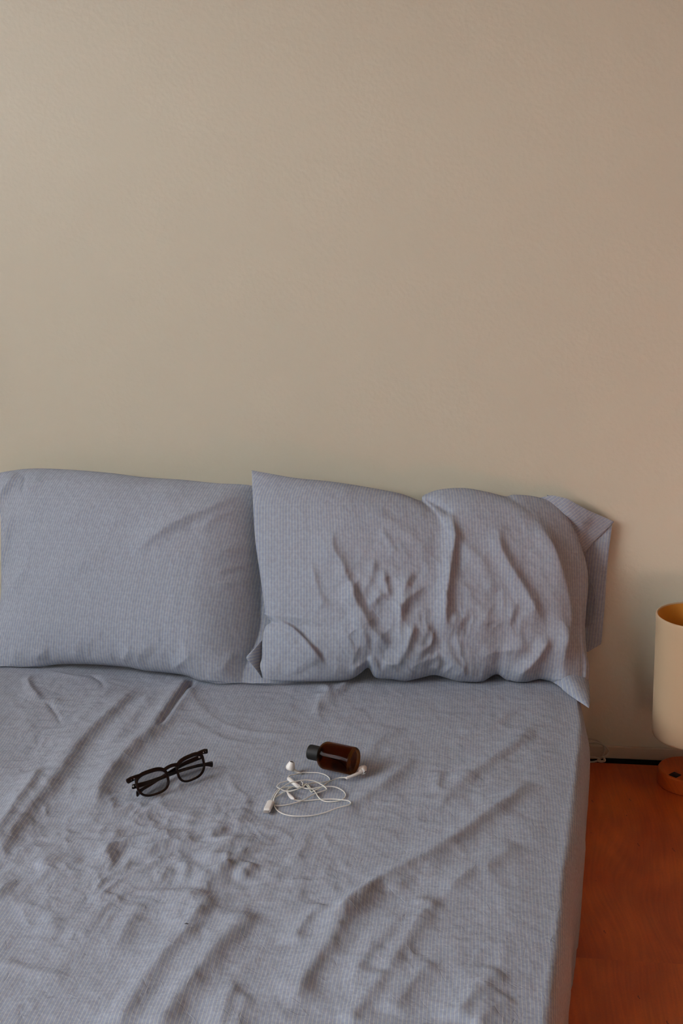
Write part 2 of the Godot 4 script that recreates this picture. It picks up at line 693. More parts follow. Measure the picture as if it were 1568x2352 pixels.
func room() -> void:
	# the bed stands against wall_back; daylight comes through high windows on the left, a narrow one and a small high one behind the camera; the right wall is a warmer colour, which tints the light on that side
	var X0 := -2.6
	var X1 := 1.9
	var Z1 := 5.6
	var H := 3.2
	var T := 0.16
	var w1 := [1.4, 4.1, 1.50, 3.12]
	var w3 := [0.84, 1.36, 2.25, 2.60]
	var w2 := [-2.0, -1.6, 2.0, 3.05]
	var g := Geo.new()
	g.box(Vector3(X0 - T, 0, -T), Vector3(X1 + T, H, 0))
	struct("wall_back", g, M.paint)
	g = Geo.new()
	g.box(Vector3(X1, 0, 0), Vector3(X1 + T, H, Z1))
	struct("wall_right", g, M.warm_paint)
	g = Geo.new()
	pierced(g, 2, Z1, Z1 + T, X0 - T, X1 + T, H, [w2, w3])
	struct("wall_front", g, M.paint)
	g = Geo.new()
	pierced(g, 0, X0 - T, X0, 0.0, Z1, H, [w1])
	struct("wall_left", g, M.paint)
	window(1, 0, X0, X0 - T, w1, 3)
	window(2, 2, Z1, Z1 + T, w2, 1)
	window(3, 2, Z1, Z1 + T, w3, 1)
	g = Geo.new()
	g.box(Vector3(X0 - T, -0.1, -T), Vector3(X1 + T, 0, Z1 + T))
	struct("floor", g, M.floor_wood)
	g = Geo.new()
	g.box(Vector3(X0 - T, H, -T), Vector3(X1 + T, H + 0.1, Z1 + T))
	struct("ceiling", g, M.ceiling_paint)
	g = Geo.new()
	g.box(Vector3(X0 + 0.3, 0.336, 0), Vector3(X1, 0.3612, 0.007), 0.0015)
	struct("baseboard_back", g, M.trim_paint)
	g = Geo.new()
	g.box(Vector3(X0 + 0.3, 0.24, 0.0005), Vector3(X1, 0.334, 0.004), 0.001)  # added dark strip: its colour stands for shade in the open gap behind the platform
	struct("gap_shade_1", g, M.gap_shade)


func platform() -> void:
	var o := thing("plywood_platform", "low platform of red-brown stained plywood under the mattress and lamp", "platform", Vector3(-0.3, 0, 1.1))
	var g := Geo.new()
	var lo := Vector3(-1.5, PLATFORM_TOP - 0.02, 0.030)
	var hi := Vector3(1.6, PLATFORM_TOP, 2.15)
	g.box(lo, hi, 0.0015)
	for k in g.t.size():
		g.t[k] = g.t[k] * Vector2(1.0, 1.0) + Vector2(0.15, 0.3)
	part("board", g, M.plywood, o)
	g = Geo.new()
	g.box(Vector3(-1.45, 0.25, 2.07), Vector3(1.55, 0.317, 2.11), 0.002)
	part("rail", g, M.plywood, o)
	for x: float in [-1.4, 0.05, 1.5]:
		for z: float in [0.12, 2.03]:
			g = Geo.new()
			g.box(Vector3(x - 0.03, 0, z - 0.03), Vector3(x + 0.03, 0.317, z + 0.03), 0.003)
			part("leg", g, M.plywood, o)


# ---------------------------------------------------------------- bed
# the mattress edge on the lamp's side: where the top begins to round over, and the widest line of its side
var top_edge := [0.0, 0.182, 0.12, 0.177, 0.2, 0.175, 0.297, 0.1735, 0.36, 0.168, 0.52, 0.1525, 0.62, 0.1395, 0.70, 0.1305, 0.91, 0.1088, 1.0, 0.098, 1.09, 0.087, 1.15, 0.080, 1.3, 0.062, 2.04, -0.025]
var side_edge := [0.0, 0.182, 0.15, 0.184, 0.25, 0.189, 0.35, 0.192, 0.40, 0.187, 0.46, 0.179, 0.56, 0.169, 0.66, 0.163, 0.765, 0.1475, 0.82, 0.137, 0.89, 0.131, 0.97, 0.1245, 1.1, 0.109, 1.3, 0.085, 2.04, 0.0]


func along_edge(line: Array, z: float) -> float:
	for k in range(2, line.size(), 2):
		if z <= line[k]:
			return lerpf(line[k - 1], line[k + 1], smoothstep(line[k - 2], line[k], z) * 0.5 + 0.5 * (z - line[k - 2]) / (line[k] - line[k - 2]))
	return line[line.size() - 1]


func edge_x(z: float) -> float:
	return along_edge(top_edge, z)


func sheet_relief() -> Relief:
	var r := Relief.new(-1.02, 0.08, 0.26, 1.52, 0.003)
	r.gain = 1.0
	r.wide = 1.2
	# long drag folds, far end first
	r.gain = 1.2
	r.fold([-0.5177, 0.2133, -0.523, 0.2871, -0.527, 0.3849, -0.5317, 0.4491], -0.010, 0.005, 0.005, 0.15)
	r.fold([-0.5184, 0.1916, -0.5192, 0.2866, -0.5211, 0.3936, -0.5306, 0.4752, -0.5411, 0.5188, -0.5494, 0.5921, -0.5528, 0.6529, -0.5464, 0.7093, -0.5387, 0.7625], 0.011, 0.026, 0.014, 0.15)
	r.fold([-0.6071, 0.2552, -0.6126, 0.3661, -0.6284, 0.4687, -0.633, 0.5373, -0.6302, 0.6242, -0.6331, 0.698, -0.6358, 0.7668, -0.6362, 0.837, -0.6345, 0.9078], 0.010, 0.028, 0.013, 0.15)
	r.fold([-0.6679, 0.6053, -0.6605, 0.6868, -0.6607, 0.7427, -0.6571, 0.8144, -0.6589, 0.8757], 0.008, 0.020, 0.010, 0.15)
	r.fold([-0.6511, 0.2282, -0.6547, 0.3417, -0.6634, 0.4638, -0.6662, 0.5574], 0.003, 0.020, 0.012, 0.35)
	r.fold([-0.5638, 0.2503, -0.5686, 0.3419, -0.5767, 0.4273, -0.5806, 0.5064, -0.5912, 0.5572], 0.005, 0.018, 0.014, 0.3)
	r.fold([-0.7698, 0.3397, -0.7428, 0.3613, -0.7177, 0.4015, -0.6893, 0.4534], -0.0022, 0.004, 0.004, 0.3)
	r.fold([-0.8213, 0.2145, -0.8147, 0.2572, -0.791, 0.3017, -0.7622, 0.3389], 0.004, 0.010, 0.006, 0.3)
	r.fold([-0.7213, 0.2143, -0.6955, 0.231, -0.6809, 0.2529, -0.6688, 0.2829], -0.0022, 0.004, 0.004, 0.3)
	r.fold([-0.8085, 0.1907, -0.7712, 0.2144, -0.734, 0.2266, -0.6995, 0.2314], 0.003, 0.010, 0.006, 0.3)
	r.fold([-0.8005, 0.2976, -0.7622, 0.3389, -0.7447, 0.3319, -0.7079, 0.3476], 0.002, 0.010, 0.008, 0.3)
	r.fold([-0.5396, 0.2157, -0.4977, 0.2943, -0.4757, 0.3412, -0.4342, 0.3931, -0.3944, 0.4249], 0.0018, 0.014, 0.008, 0.3)
	r.fold([-0.4936, 0.3812, -0.4433, 0.4392, -0.4005, 0.4693, -0.3479, 0.4805], 0.002, 0.012, 0.008, 0.3)
	r.fold([-0.4379, 0.3935, -0.3872, 0.4241, -0.3372, 0.4362, -0.2833, 0.4302], 0.002, 0.012, 0.008, 0.3)
	# crumpled middle
	r.gain = 1.15
	r.wide = 1.0
	r.fold([-0.4932, 0.7705, -0.4951, 0.8088, -0.4913, 0.857, -0.4778, 0.9016], 0.0035, 0.012, 0.008, 0.3)
	r.fold([-0.4751, 0.8251, -0.4818, 0.8559, -0.4795, 0.8905, -0.4703, 0.9175], 0.003, 0.010, 0.007, 0.3)
	r.fold([-0.3666, 0.8007, -0.395, 0.8253, -0.42, 0.8359, -0.4405, 0.8513, -0.4492, 0.8757], 0.007, 0.018, 0.012, 0.3)
	r.fold([-0.3175, 0.7828, -0.3318, 0.8213, -0.3443, 0.8494, -0.3552, 0.8823], 0.006, 0.016, 0.010, 0.3)
	r.fold([-0.2855, 0.8603, -0.2934, 0.8822, -0.3005, 0.9068], 0.007, 0.012, 0.010, 0.3)
	r.fold([-0.3111, 0.866, -0.3253, 0.8846, -0.3448, 0.9035, -0.3544, 0.9264], 0.005, 0.012, 0.009, 0.3)
	r.fold([-0.3475, 0.7077, -0.356, 0.7616, -0.3593, 0.8061, -0.3705, 0.8256], 0.004, 0.014, 0.012, 0.3)
	r.fold([-0.3981, 0.7134, -0.4003, 0.7471, -0.3994, 0.7793], 0.003, 0.010, 0.012, 0.35)
	r.fold([-0.3805, 0.8622, -0.3748, 0.8901, -0.3725, 0.923], 0.004, 0.010, 0.008, 0.35)
	r.fold([-0.397, 0.8813, -0.4019, 0.9099, -0.4162, 0.9225], 0.0035, 0.010, 0.010, 0.35)
	r.fold([-0.5674, 0.8655, -0.5679, 0.9004, -0.5785, 0.9129], 0.005, 0.013, 0.009, 0.35)
	r.fold([-0.519, 0.8541, -0.5319, 0.8906, -0.5473, 0.9261, -0.5806, 0.9408], 0.003, 0.014, 0.010, 0.3)
	r.fold([-0.5863, 0.9414, -0.5966, 0.9534, -0.6012, 0.9805, -0.6066, 0.9966], 0.005, 0.012, 0.010, 0.3)
	r.fold([-0.5335, 0.742, -0.5446, 0.7697, -0.5586, 0.7448], 0.003, 0.009, 0.007, 0.35)
	r.fold([-0.4458, 0.6771, -0.4581, 0.7336, -0.4764, 0.7621, -0.4925, 0.796], 0.003, 0.014, 0.009, 0.3)
	r.fold([-0.4781, 0.6807, -0.493, 0.724, -0.5154, 0.7599, -0.5377, 0.7819], 0.0025, 0.012, 0.009, 0.3)
	r.fold([-0.3729, 0.6106, -0.3482, 0.6519, -0.3218, 0.6703], 0.0022, 0.012, 0.007, 0.3)
	r.fold([-0.3341, 0.6925, -0.3261, 0.7188, -0.3307, 0.7458, -0.3187, 0.7766], 0.003, 0.011, 0.009, 0.3)
	r.gain = 0.92
	r.wide = 1.1
	# the strong folds running down to the foot of the picture
	r.fold([-0.3015, 0.7683, -0.3077, 0.8365, -0.3195, 0.884, -0.3312, 0.913, -0.3454, 0.9414, -0.3584, 0.9842, -0.372, 1.0203], 0.006, 0.020, 0.012, 0.16)
	r.fold([-0.3252, 0.9285, -0.3301, 0.9861, -0.3384, 1.0357, -0.3499, 1.0785, -0.3587, 1.1275, -0.3656, 1.1695, -0.3677, 1.2164, -0.3691, 1.2462], 0.010, 0.022, 0.014, 0.14)
	r.fold([-0.2576, 0.9729, -0.2786, 1.0243, -0.2941, 1.0678, -0.3023, 1.1041, -0.3101, 1.1388, -0.3176, 1.1721, -0.323, 1.2114, -0.3275, 1.2415], 0.012, 0.024, 0.015, 0.14)
	r.fold([-0.2613, 1.1166, -0.2644, 1.1662, -0.2626, 1.2122, -0.2629, 1.2343], 0.006, 0.016, 0.009, 0.22)
	r.fold([-0.2444, 1.1398, -0.2453, 1.1759, -0.2448, 1.2177], 0.005, 0.013, 0.009, 0.22)
	r.fold([-0.4082, 0.9537, -0.4159, 1.0106, -0.4191, 1.0588, -0.4284, 1.1007], 0.0035, 0.018, 0.010, 0.22)
	r.fold([-0.4347, 0.9407, -0.4552, 0.9899, -0.4626, 1.0401, -0.475, 1.0789], 0.003, 0.016, 0.010, 0.22)
	r.fold([-0.548, 1.1006, -0.5173, 1.1194, -0.4891, 1.1249, -0.4562, 1.1299], 0.0025, 0.014, 0.008, 0.22)
	r.fold([-0.5773, 0.9985, -0.5533, 0.9855, -0.5247, 1.0028, -0.4915, 1.0528], 0.003, 0.016, 0.012, 0.22)
	r.fold([-0.177, 0.9592, -0.1889, 0.974, -0.2002, 0.9997, -0.2033, 1.0292, -0.2033, 1.0434], 0.007, 0.018, 0.010, 0.16)
	r.fold([-0.1056, 0.9135, -0.1197, 0.9252, -0.1426, 0.965, -0.1531, 0.9944, -0.1586, 1.0278, -0.1648, 1.0531, -0.1736, 1.078, -0.1812, 1.1101, -0.1868, 1.1393, -0.1905, 1.1657], 0.010, 0.022, 0.012, 0.14)
	r.fold([-0.09, 1.0836, -0.1, 1.1139, -0.1102, 1.1492, -0.1182, 1.1726, -0.1242, 1.195], 0.007, 0.020, 0.011, 0.16)
	r.fold([-0.0339, 0.9156, -0.0522, 0.9587, -0.0628, 0.9936, -0.0736, 1.0342, -0.085, 1.0714, -0.0945, 1.1005], 0.008, 0.018, 0.012, 0.16)
	r.fold([-0.0307, 1.0637, -0.0419, 1.0758, -0.052, 1.0876, -0.0622, 1.1113, -0.0733, 1.1451, -0.0801, 1.1683], 0.006, 0.018, 0.010, 0.16)
	r.fold([0.0496, 1.0762, 0.0257, 1.0999, 0.0089, 1.1283, -0.0018, 1.1551, -0.0068, 1.1747], 0.008, 0.018, 0.012, 0.16)
	r.fold([0.0537, 1.1156, 0.0349, 1.1406, 0.0211, 1.1643, 0.0122, 1.1841], 0.006, 0.016, 0.010, 0.16)
	# right side of the mattress
	r.gain = 1.15
	r.fold([0.0949, 0.5621, 0.0605, 0.6346, 0.0284, 0.686, -0.0022, 0.7381, -0.0314, 0.7847, -0.0596, 0.8235, -0.1004, 0.8735, -0.1254, 0.9169, -0.1605, 0.9821, -0.182, 1.0277], 0.009, 0.022, 0.011, 0.14)
	r.fold([0.1095, 0.3416, 0.071, 0.4337, 0.0286, 0.5119, -0.0048, 0.562, -0.0331, 0.6239], 0.006, 0.020, 0.012, 0.22)
	r.fold([0.074, 0.2846, 0.0361, 0.3589, -0.0105, 0.4172, -0.0483, 0.4638], 0.003, 0.018, 0.010, 0.22)
	r.fold([-0.0886, 0.501, -0.1263, 0.6016, -0.155, 0.6517, -0.179, 0.7024, -0.1996, 0.7442], 0.006, 0.020, 0.011, 0.22)
	r.fold([-0.1167, 0.385, -0.149, 0.4412, -0.1721, 0.5023], 0.003, 0.016, 0.009, 0.22)
	r.fold([-0.049, 0.544, -0.051, 0.5821, -0.0542, 0.6262], 0.0035, 0.016, 0.007, 0.22)
	r.fold([0.0085, 0.5529, -0.0046, 0.5769, -0.0301, 0.6164, -0.0539, 0.675], 0.0035, 0.016, 0.009, 0.22)
	r.fold([0.0703, 0.7642, 0.0282, 0.8338, 0.0052, 0.8533, -0.0115, 0.8773, -0.0385, 0.9177], 0.006, 0.020, 0.011, 0.22)
	r.fold([-0.03, 0.8317, -0.0498, 0.8482, -0.0799, 0.8794, -0.1051, 0.9251], 0.0035, 0.016, 0.009, 0.22)
	r.fold([-0.0728, 0.9523, -0.0895, 0.9888, -0.1029, 1.0235, -0.1201, 1.0662, -0.1294, 1.1269], 0.005, 0.018, 0.010, 0.22)
	# by the pillows
	r.gain = 1.2
	r.fold([-0.2755, 0.197, -0.2614, 0.2477, -0.2631, 0.298], 0.005, 0.010, 0.008, 0.35)
	r.fold([-0.2221, 0.1695, -0.2336, 0.2135, -0.2447, 0.256, -0.2695, 0.3085], 0.006, 0.012, 0.010, 0.3)
	r.fold([-0.2951, 0.2308, -0.2744, 0.2694, -0.2696, 0.3373, -0.2553, 0.3914], 0.0035, 0.010, 0.008, 0.35)
	# small creases scattered over the cloth, most of them where it is crumpled
	var rng := RandomNumberGenerator.new()
	rng.seed = 4
	for k in 150:
		var c := Vector2(rng.randf_range(-0.95, 0.15), rng.randf_range(0.24, 1.28))
		if k % 2:
			c = Vector2(-0.42 + rng.randfn(0.0, 0.15), 0.80 + rng.randfn(0.0, 0.13))
		var turn := -0.75 + rng.randfn(0.0, 0.55)
		var d := Vector2(cos(turn), -sin(turn)) * rng.randf_range(0.012, 0.04)
		var bend := Vector2(-d.y, d.x) * rng.randf_range(-0.3, 0.3)
		var amp := rng.randf_range(0.0006, 0.0020) * (1.3 if k % 2 else 0.7)
		r.fold([c.x + d.x, c.y - absf(d.y), c.x + bend.x, c.y + bend.y, c.x - d.x, c.y + absf(d.y)], amp, rng.randf_range(0.005, 0.010), rng.randf_range(0.0035, 0.006), 0.4)
	return r


var swell := FastNoiseLite.new()
var crumple := FastNoiseLite.new()


func sheet_y(r: Relief, x: float, z: float) -> float:
	var far := smoothstep(1.50, 1.40, z) * smoothstep(-1.0, -0.95, x) * smoothstep(0.175, 0.235, z + 0.03 * smoothstep(-0.1, 0.1, x))
	var near_edge := smoothstep(0.0, 0.07, edge_x(z) - x)
	var y := r.at(x, z) * far * lerpf(0.3, 1.0, near_edge)
	y += swell.get_noise_2d(x * 9.0, z * 9.0) * 0.002 * lerpf(0.3, 1.0, far) * near_edge + swell.get_noise_2d(x * 34.0 + z * 20.0, z * 16.0 - x * 8.0) * 0.0007
	var loose := 0.0006 + 0.0030 * exp(-(pow((x + 0.45) / 0.20, 2.0) + pow((z - 0.83) / 0.17, 2.0))) + 0.0010 * exp(-(pow((x + 0.75) / 0.15, 2.0) + pow((z - 0.45) / 0.2, 2.0)))
	var wx := x + swell.get_noise_2d(x * 7.0, z * 7.0) * 0.03
	var wz := z + swell.get_noise_2d(x * 7.0 + 50.0, z * 7.0) * 0.03
	y += (crumple.get_noise_2d((wx + wz * 0.55) * 15.0, (wz - wx * 0.55) * 9.0) + 0.2) * loose * near_edge * lerpf(0.2, 1.0, far)
	return MATTRESS_TOP + y - 0.004 * (1.0 - near_edge)


func bed(r: Relief) -> void:
	swell.seed = 8
	swell.frequency = 1.0
	swell.fractal_octaves = 3
	crumple.seed = 19
	crumple.frequency = 1.0
	crumple.fractal_type = FastNoiseLite.FRACTAL_RIDGED
	crumple.fractal_octaves = 2
	crumple.fractal_gain = 0.35
	var rows := PackedFloat32Array()
	var z := 0.02
	while z < 2.02:
		rows.append(z)
		z += 0.012 if z < 0.12 else (0.0026 if z < 1.28 else (0.006 if z < 1.5 else 0.02))
	rows.append(2.03)
	var drop := []                              # (share of the way out, height) down the side
	for k in 9:
		var w := PI / 2 * (k + 1) / 9.0
		drop.append(Vector2(sin(w), -0.055 * (1.0 - cos(w))))
	for k in 6:
		drop.append(Vector2(1.0 - 0.12 * pow((k + 1) / 6.0, 2.0), -0.055 - 0.1575 * (k + 1) / 6.0))
	var fine := 470
	var p := PackedVector3Array()
	var uv := PackedVector2Array()
	var nu := 6 + 16 + fine + drop.size()
	for zz in rows:
		var ex := edge_x(zz)
		var span := along_edge(side_edge, zz) - ex
		for k in 6:
			var d: Vector2 = [Vector2(0.01, -0.2125), Vector2(0.02, -0.1), Vector2(0.018, -0.03), Vector2(0.01, -0.01), Vector2(0.004, -0.003), Vector2(0, -0.001)][k]
			p.append(Vector3(-1.30 - d.x, MATTRESS_TOP + d.y, zz))
			uv.append(Vector2(-1.30 + d.y, zz))
		for k in 16:
			var x := -1.28 + 0.28 * k / 16.0
			p.append(Vector3(x, sheet_y(r, x, zz), zz))
			uv.append(Vector2(x, zz))
		for k in fine:
			var x := lerpf(-1.0, ex, float(k) / (fine - 1))
			p.append(Vector3(x, sheet_y(r, x, zz), zz))
			uv.append(Vector2(x, zz))
		var y0 := sheet_y(r, ex, zz)
		var pull := swell.get_noise_2d(zz * 7.0, 3.0)
		var along := 0.0
		for k in drop.size():
			var d: Vector2 = drop[k]
			var flat := Vector2(d.x * span, d.y)
			along += flat.distance_to(Vector2(drop[k - 1].x * span, drop[k - 1].y)) if k else flat.length()
			var wave := pull * 0.003 * smoothstep(0.0, -0.1, d.y) + swell.get_noise_2d(zz * 30.0, d.y * 14.0) * 0.0012 * smoothstep(0.0, -0.05, d.y)
			p.append(Vector3(ex + flat.x + wave, maxf(lerpf(y0, MATTRESS_TOP, smoothstep(0.0, 12.0, k)) + d.y, PLATFORM_TOP + 0.0005), zz))
			uv.append(Vector2(ex + along, zz))
	for k in uv.size():                        # the cloth was pulled askew at the head of the bed, left
		var q := uv[k]
		var a := smoothstep(-0.45, -0.95, q.x) * smoothstep(0.75, 0.25, q.y)
		uv[k] = Vector2(q.x + a * 0.030 + 0.002 * swell.get_noise_2d(q.x * 5.0, q.y * 5.0), q.y)
	var g := Geo.new()
	g.grid(p, uv, nu, rows.size())
	# head and foot ends
	for e in 2:
		var b := 0 if e == 0 else (rows.size() - 1) * nu
		var top := PackedVector3Array()
		for k in nu:
			top.append(p[b + k])
		var low := PackedVector3Array()
		for k in nu:
			low.append(Vector3(p[b + k].x, PLATFORM_TOP + 0.0005, p[b + k].z))
		top.append_array(low)
		g.grid(top, PackedVector2Array(), nu, 2, false, e == 0)
	var o := part("fitted_sheet", g, M.cloth, self)
	tag(o, "blue and cream pinstriped fitted sheet, creased, stretched over the mattress", "bed sheet")


# The right pillow leans on the left one: cloth of the left pillow gives way behind the plane of the right one.
var other := []


func give_way(p: Vector3) -> Vector3:
	if other.is_empty():
		return p
	var out: Vector3 = (other[2] as Vector3).cross(other[1])
	var rel: Vector3 = p - other[0]
	var a := rel.dot(other[1])
	var s := rel.dot(out)
	var most := lerpf(-0.004, -0.028, smoothstep(0.562, 0.67, p.y)) + 0.85 * maxf(0.0, lerpf(0.0, 0.034, smoothstep(0.562, 0.67, p.y)) - a)
	var k := 0.06
	var w := clampf(0.5 + 0.5 * (most - s) / k, 0.0, 1.0)
	return p + out * (lerpf(most, s, w) - k * w * (1.0 - w) - s)


func lie_on(p: Vector3, over: float) -> Vector3:
	if p.x < edge_x(p.z) + 0.02 and p.z > 0.02:
		p.y = maxf(p.y, sheet_y(laid_sheet, minf(p.x, edge_x(p.z)), p.z) + over)
	return p


var laid_sheet: Relief


# A point of the leaning cloth plane [origin, across, down]; what reaches past the mattress top is folded forward onto it. Returns the point and its outward direction.
const LAID := 0.556
var raised := 0.0               # how much higher the right pillow's left end lies, on the corner of the other


func leaning(plane: Array, a: float, d: float) -> Array:
	var ax: Vector3 = plane[1]
	var dn: Vector3 = plane[2]
	var out := dn.cross(ax)
	var p: Vector3 = plane[0] + ax * a + dn * d
	var low := LAID + raised * smoothstep(0.24, 0.14, a)
	var past := (p.y - low) / dn.y          # how far along the cloth this lies beyond the turn
	var w := 0.006
	if past <= 0.0:
		return [p, out]
	var e := past - w if past >= 2.0 * w else past * past / (4.0 * w)
	p += dn * -e + Vector3(out.x, 0, out.z).normalized() * e
	return [p, out.lerp(Vector3.UP, smoothstep(0.0, 0.03, past)).normalized()]


func pillow_shape(plane: Array, top: Array, bottom: Array, left: Array, right: Array, r: Relief, full: float, nu: int, nv: int, stripes: Callable, thin: Callable, back: Callable, loose: Callable) -> Geo:
	var f := coons(curve(top, nu), curve(bottom, nu), curve(left, nv), curve(right, nv))
	var p := PackedVector3Array()
	var q := PackedVector3Array()
	var uv := PackedVector2Array()
	for k in f.size():
		var u := float(k % nu) / (nu - 1)
		var v := float(k / nu) / (nv - 1)
		var su := 1.0 - pow(absf(2 * u - 1), 3.2)
		var sv := 1.0 - pow(absf(2 * v - 1), 2.6)
		var t := full * pow(maxf(su, 0.0), 0.62) * pow(maxf(sv, 0.0), 0.6) * (thin.call(u, v) as float)
		var edge := smoothstep(0.0, 0.045, minf(minf(u, 1 - u) * 1.6, minf(v, 1 - v)))
		var wa := f[k].x + swell.get_noise_2d(f[k].x * 8.0, f[k].y * 8.0) * 0.03
		var wd := f[k].y + swell.get_noise_2d(f[k].x * 8.0 + 30.0, f[k].y * 8.0) * 0.03
		var relief := r.at(f[k].x, f[k].y) * edge + crumple.get_noise_2d(wa * 17.0, wd * 9.0) * edge * (loose.call(f[k].x, f[k].y) as float) + swell.get_noise_2d(f[k].x * 30.0, f[k].y * 30.0) * 0.0010 * edge
		var bent := leaning(plane, f[k].x, f[k].y)
		var base: Vector3 = bent[0]
		var out: Vector3 = bent[1]
		p.append(lie_on(give_way(base + out * maxf(t + relief, minf(t, 0.001))), 0.0035))
		var b := lie_on(give_way(base - out * (t * (back.call(f[k].x) as float))), 0.0018)
		b.z = maxf(b.z, 0.004)
		q.append(b)
		uv.append((stripes.call(f[k].x, f[k].y) as Vector2))
	var g := Geo.new()
	g.grid(p, uv, nu, nv)
	g.grid(q, uv, nu, nv, false, true)
	return g


func pillows() -> void:
	# ---- left pillow
	var lp := [Vector3(-0.9, 0.885, 0.045), Vector3(0.995, 0, 0.0995), Vector3(-0.0384, -0.9224, 0.3843)]
	other = [Vector3(-0.44, 0.9, 0.115), Vector3(0.9876, -0.0132, -0.1564), Vector3(0.0424, -0.9369, 0.347)]
	var r := Relief.new(-0.08, -0.04, 0.70, 0.42, 0.002)
	r.gain = 1.6
	r.fold([0.4779, 0.0151, 0.414, 0.0513, 0.3617, 0.0804, 0.3101, 0.1187, 0.2789, 0.1493], 0.006, 0.022, 0.012, 0.3)
	r.fold([0.4847, 0.0434, 0.4399, 0.0581, 0.4007, 0.0889], 0.003, 0.010, 0.008, 0.35)
	r.fold([0.3931, 0.0112, 0.328, 0.0435, 0.2624, 0.076, 0.2064, 0.1206], 0.0028, 0.030, 0.016, 0.35)
	r.fold([0.307, 0.0072, 0.2407, 0.0355, 0.1748, 0.0724, 0.1104, 0.1261], 0.0025, 0.026, 0.014, 0.35)
	r.fold([0.2677, 0.1253, 0.186, 0.1715, 0.121, 0.2169, 0.0567, 0.2708], 0.002, 0.026, 0.016, 0.35)
	r.fold([0.5121, 0.115, 0.471, 0.1199, 0.4303, 0.132], 0.004, 0.008, 0.007, 0.35)
	r.fold([0.5164, 0.143, 0.4742, 0.1536, 0.4258, 0.1728], 0.003, 0.009, 0.008, 0.35)
	r.fold([0.5221, 0.1788, 0.4851, 0.1812, 0.4278, 0.1929], 0.004, 0.009, 0.008, 0.35)
	r.fold([0.5282, 0.2184, 0.4877, 0.2091, 0.4471, 0.2198], 0.003, 0.009, 0.008, 0.35)
	r.fold([0.2962, 0.3109, 0.281, 0.3281, 0.2729, 0.348], 0.0032, 0.010, 0.008, 0.3)
	r.fold([0.3333, 0.3001, 0.3143, 0.3216, 0.2893, 0.342], 0.0028, 0.013, 0.010, 0.3)
	r.fold([0.1968, 0.306, 0.1862, 0.3271, 0.1713, 0.3485], 0.0022, 0.012, 0.010, 0.3)
	r.fold([0.1238, 0.3154, 0.1158, 0.3364, 0.0954, 0.3567], 0.0026, 0.012, 0.010, 0.3)
	r.fold([0.0637, 0.328, 0.0586, 0.3447, 0.0558, 0.3698], 0.0018, 0.010, 0.008, 0.3)
	r.fold([0.4142, 0.3102, 0.3913, 0.3318, 0.3596, 0.3502], 0.003, 0.012, 0.008, 0.3)
	r.fold([0.4884, 0.3047, 0.4702, 0.3298, 0.4601, 0.3543], 0.0035, 0.012, 0.008, 0.3)
	r.fold([0.0326, -0.0014, 0.0325, 0.0167, 0.0352, 0.0418], -0.003, 0.004, 0.005, 0.3)
	r.fold([0.0201, -0.0099, 0.0094, 0.0124, -0.0037, 0.0311, -0.0159, 0.0571], 0.006, 0.016, 0.010, 0.3)
	r.fold([0.0263, 0.0567, 0.0212, 0.0929, 0.0146, 0.1327, 0.0105, 0.1616, 0.0052, 0.1957, 0.0013, 0.2403], 0.007, 0.012, 0.012, 0.25)
	r.fold([-0.0235, 0.0503, -0.0102, 0.0875, 0.001, 0.1156, 0.0117, 0.1401], -0.006, 0.006, 0.006, 0.3)
	r.fold([0.0831, 0.0052, 0.0678, 0.0204, 0.0501, 0.0321, 0.0328, 0.0474], 0.003, 0.014, 0.009, 0.35)
	r.fold([0.0919, 0.064, 0.0658, 0.0833, 0.0385, 0.0938, 0.0244, 0.1035], 0.0022, 0.014, 0.010, 0.35)
	r.fold([0.0822, 0.1732, 0.0604, 0.1958, 0.0441, 0.2181, 0.018, 0.2375, 0.0016, 0.258], 0.003, 0.016, 0.010, 0.3)
	r.fold([-0.0301, 0.0052, -0.0149, 0.003, -0.001, -0.0016], -0.0012, 0.002, 0.002, 0.2)
	var left_stripes := func(a: float, d: float) -> Vector2:
		var up := maxf(0.36 - d, 0.0)
		var lean := lerpf(0.62, 0.22, smoothstep(0.0, 0.55, a))
		return Vector2(a - lean * up * up * 1.0 - 0.02 * sin(up * 9.0) * (1.0 - smoothstep(0.0, 0.3, a)), d)
	var one := thing("pillow", "blue pinstriped pillow at the left, smooth and plump, its right end tucked under the other", "pillow", Vector3(-0.62, MATTRESS_TOP, 0.13))
	var g := pillow_shape(lp, [-0.0581, 0.0012, -0.0138, -0.0095, 0.0352, -0.0169, 0.1023, -0.0183, 0.1913, -0.0157, 0.2618, -0.0107, 0.3397, -0.0094, 0.4084, -0.0061, 0.4675, -0.0065, 0.5264, -0.002], [-0.0103, 0.3793, 0.0717, 0.3664, 0.1282, 0.3526, 0.1972, 0.3473, 0.2659, 0.347, 0.3004, 0.3507, 0.3429, 0.3515, 0.3852, 0.3546, 0.4319, 0.3714, 0.5002, 0.3802, 0.5641, 0.377, 0.6089, 0.3632, 0.6176, 0.3537], [-0.0581, 0.0012, -0.0394, 0.0328, -0.022, 0.0703, -0.0114, 0.1332, -0.0021, 0.1999, 0.0005, 0.2498, -0.0128, 0.3005, -0.0103, 0.3793], [0.5264, -0.002, 0.5445, 0.0605, 0.5572, 0.1565, 0.5689, 0.2513, 0.5961, 0.3202, 0.6176, 0.3537], r, 0.062, 330, 210, left_stripes, func(u: float, v: float) -> float: return 1.0 - 0.45 * smoothstep(0.62, 1.0, u), func(_a: float) -> float: return 0.5, func(a: float, d: float) -> float: return 0.0007 + 0.0010 * smoothstep(0.25, 0.36, d))
	part("pillowcase", g, M.case_cloth, one)
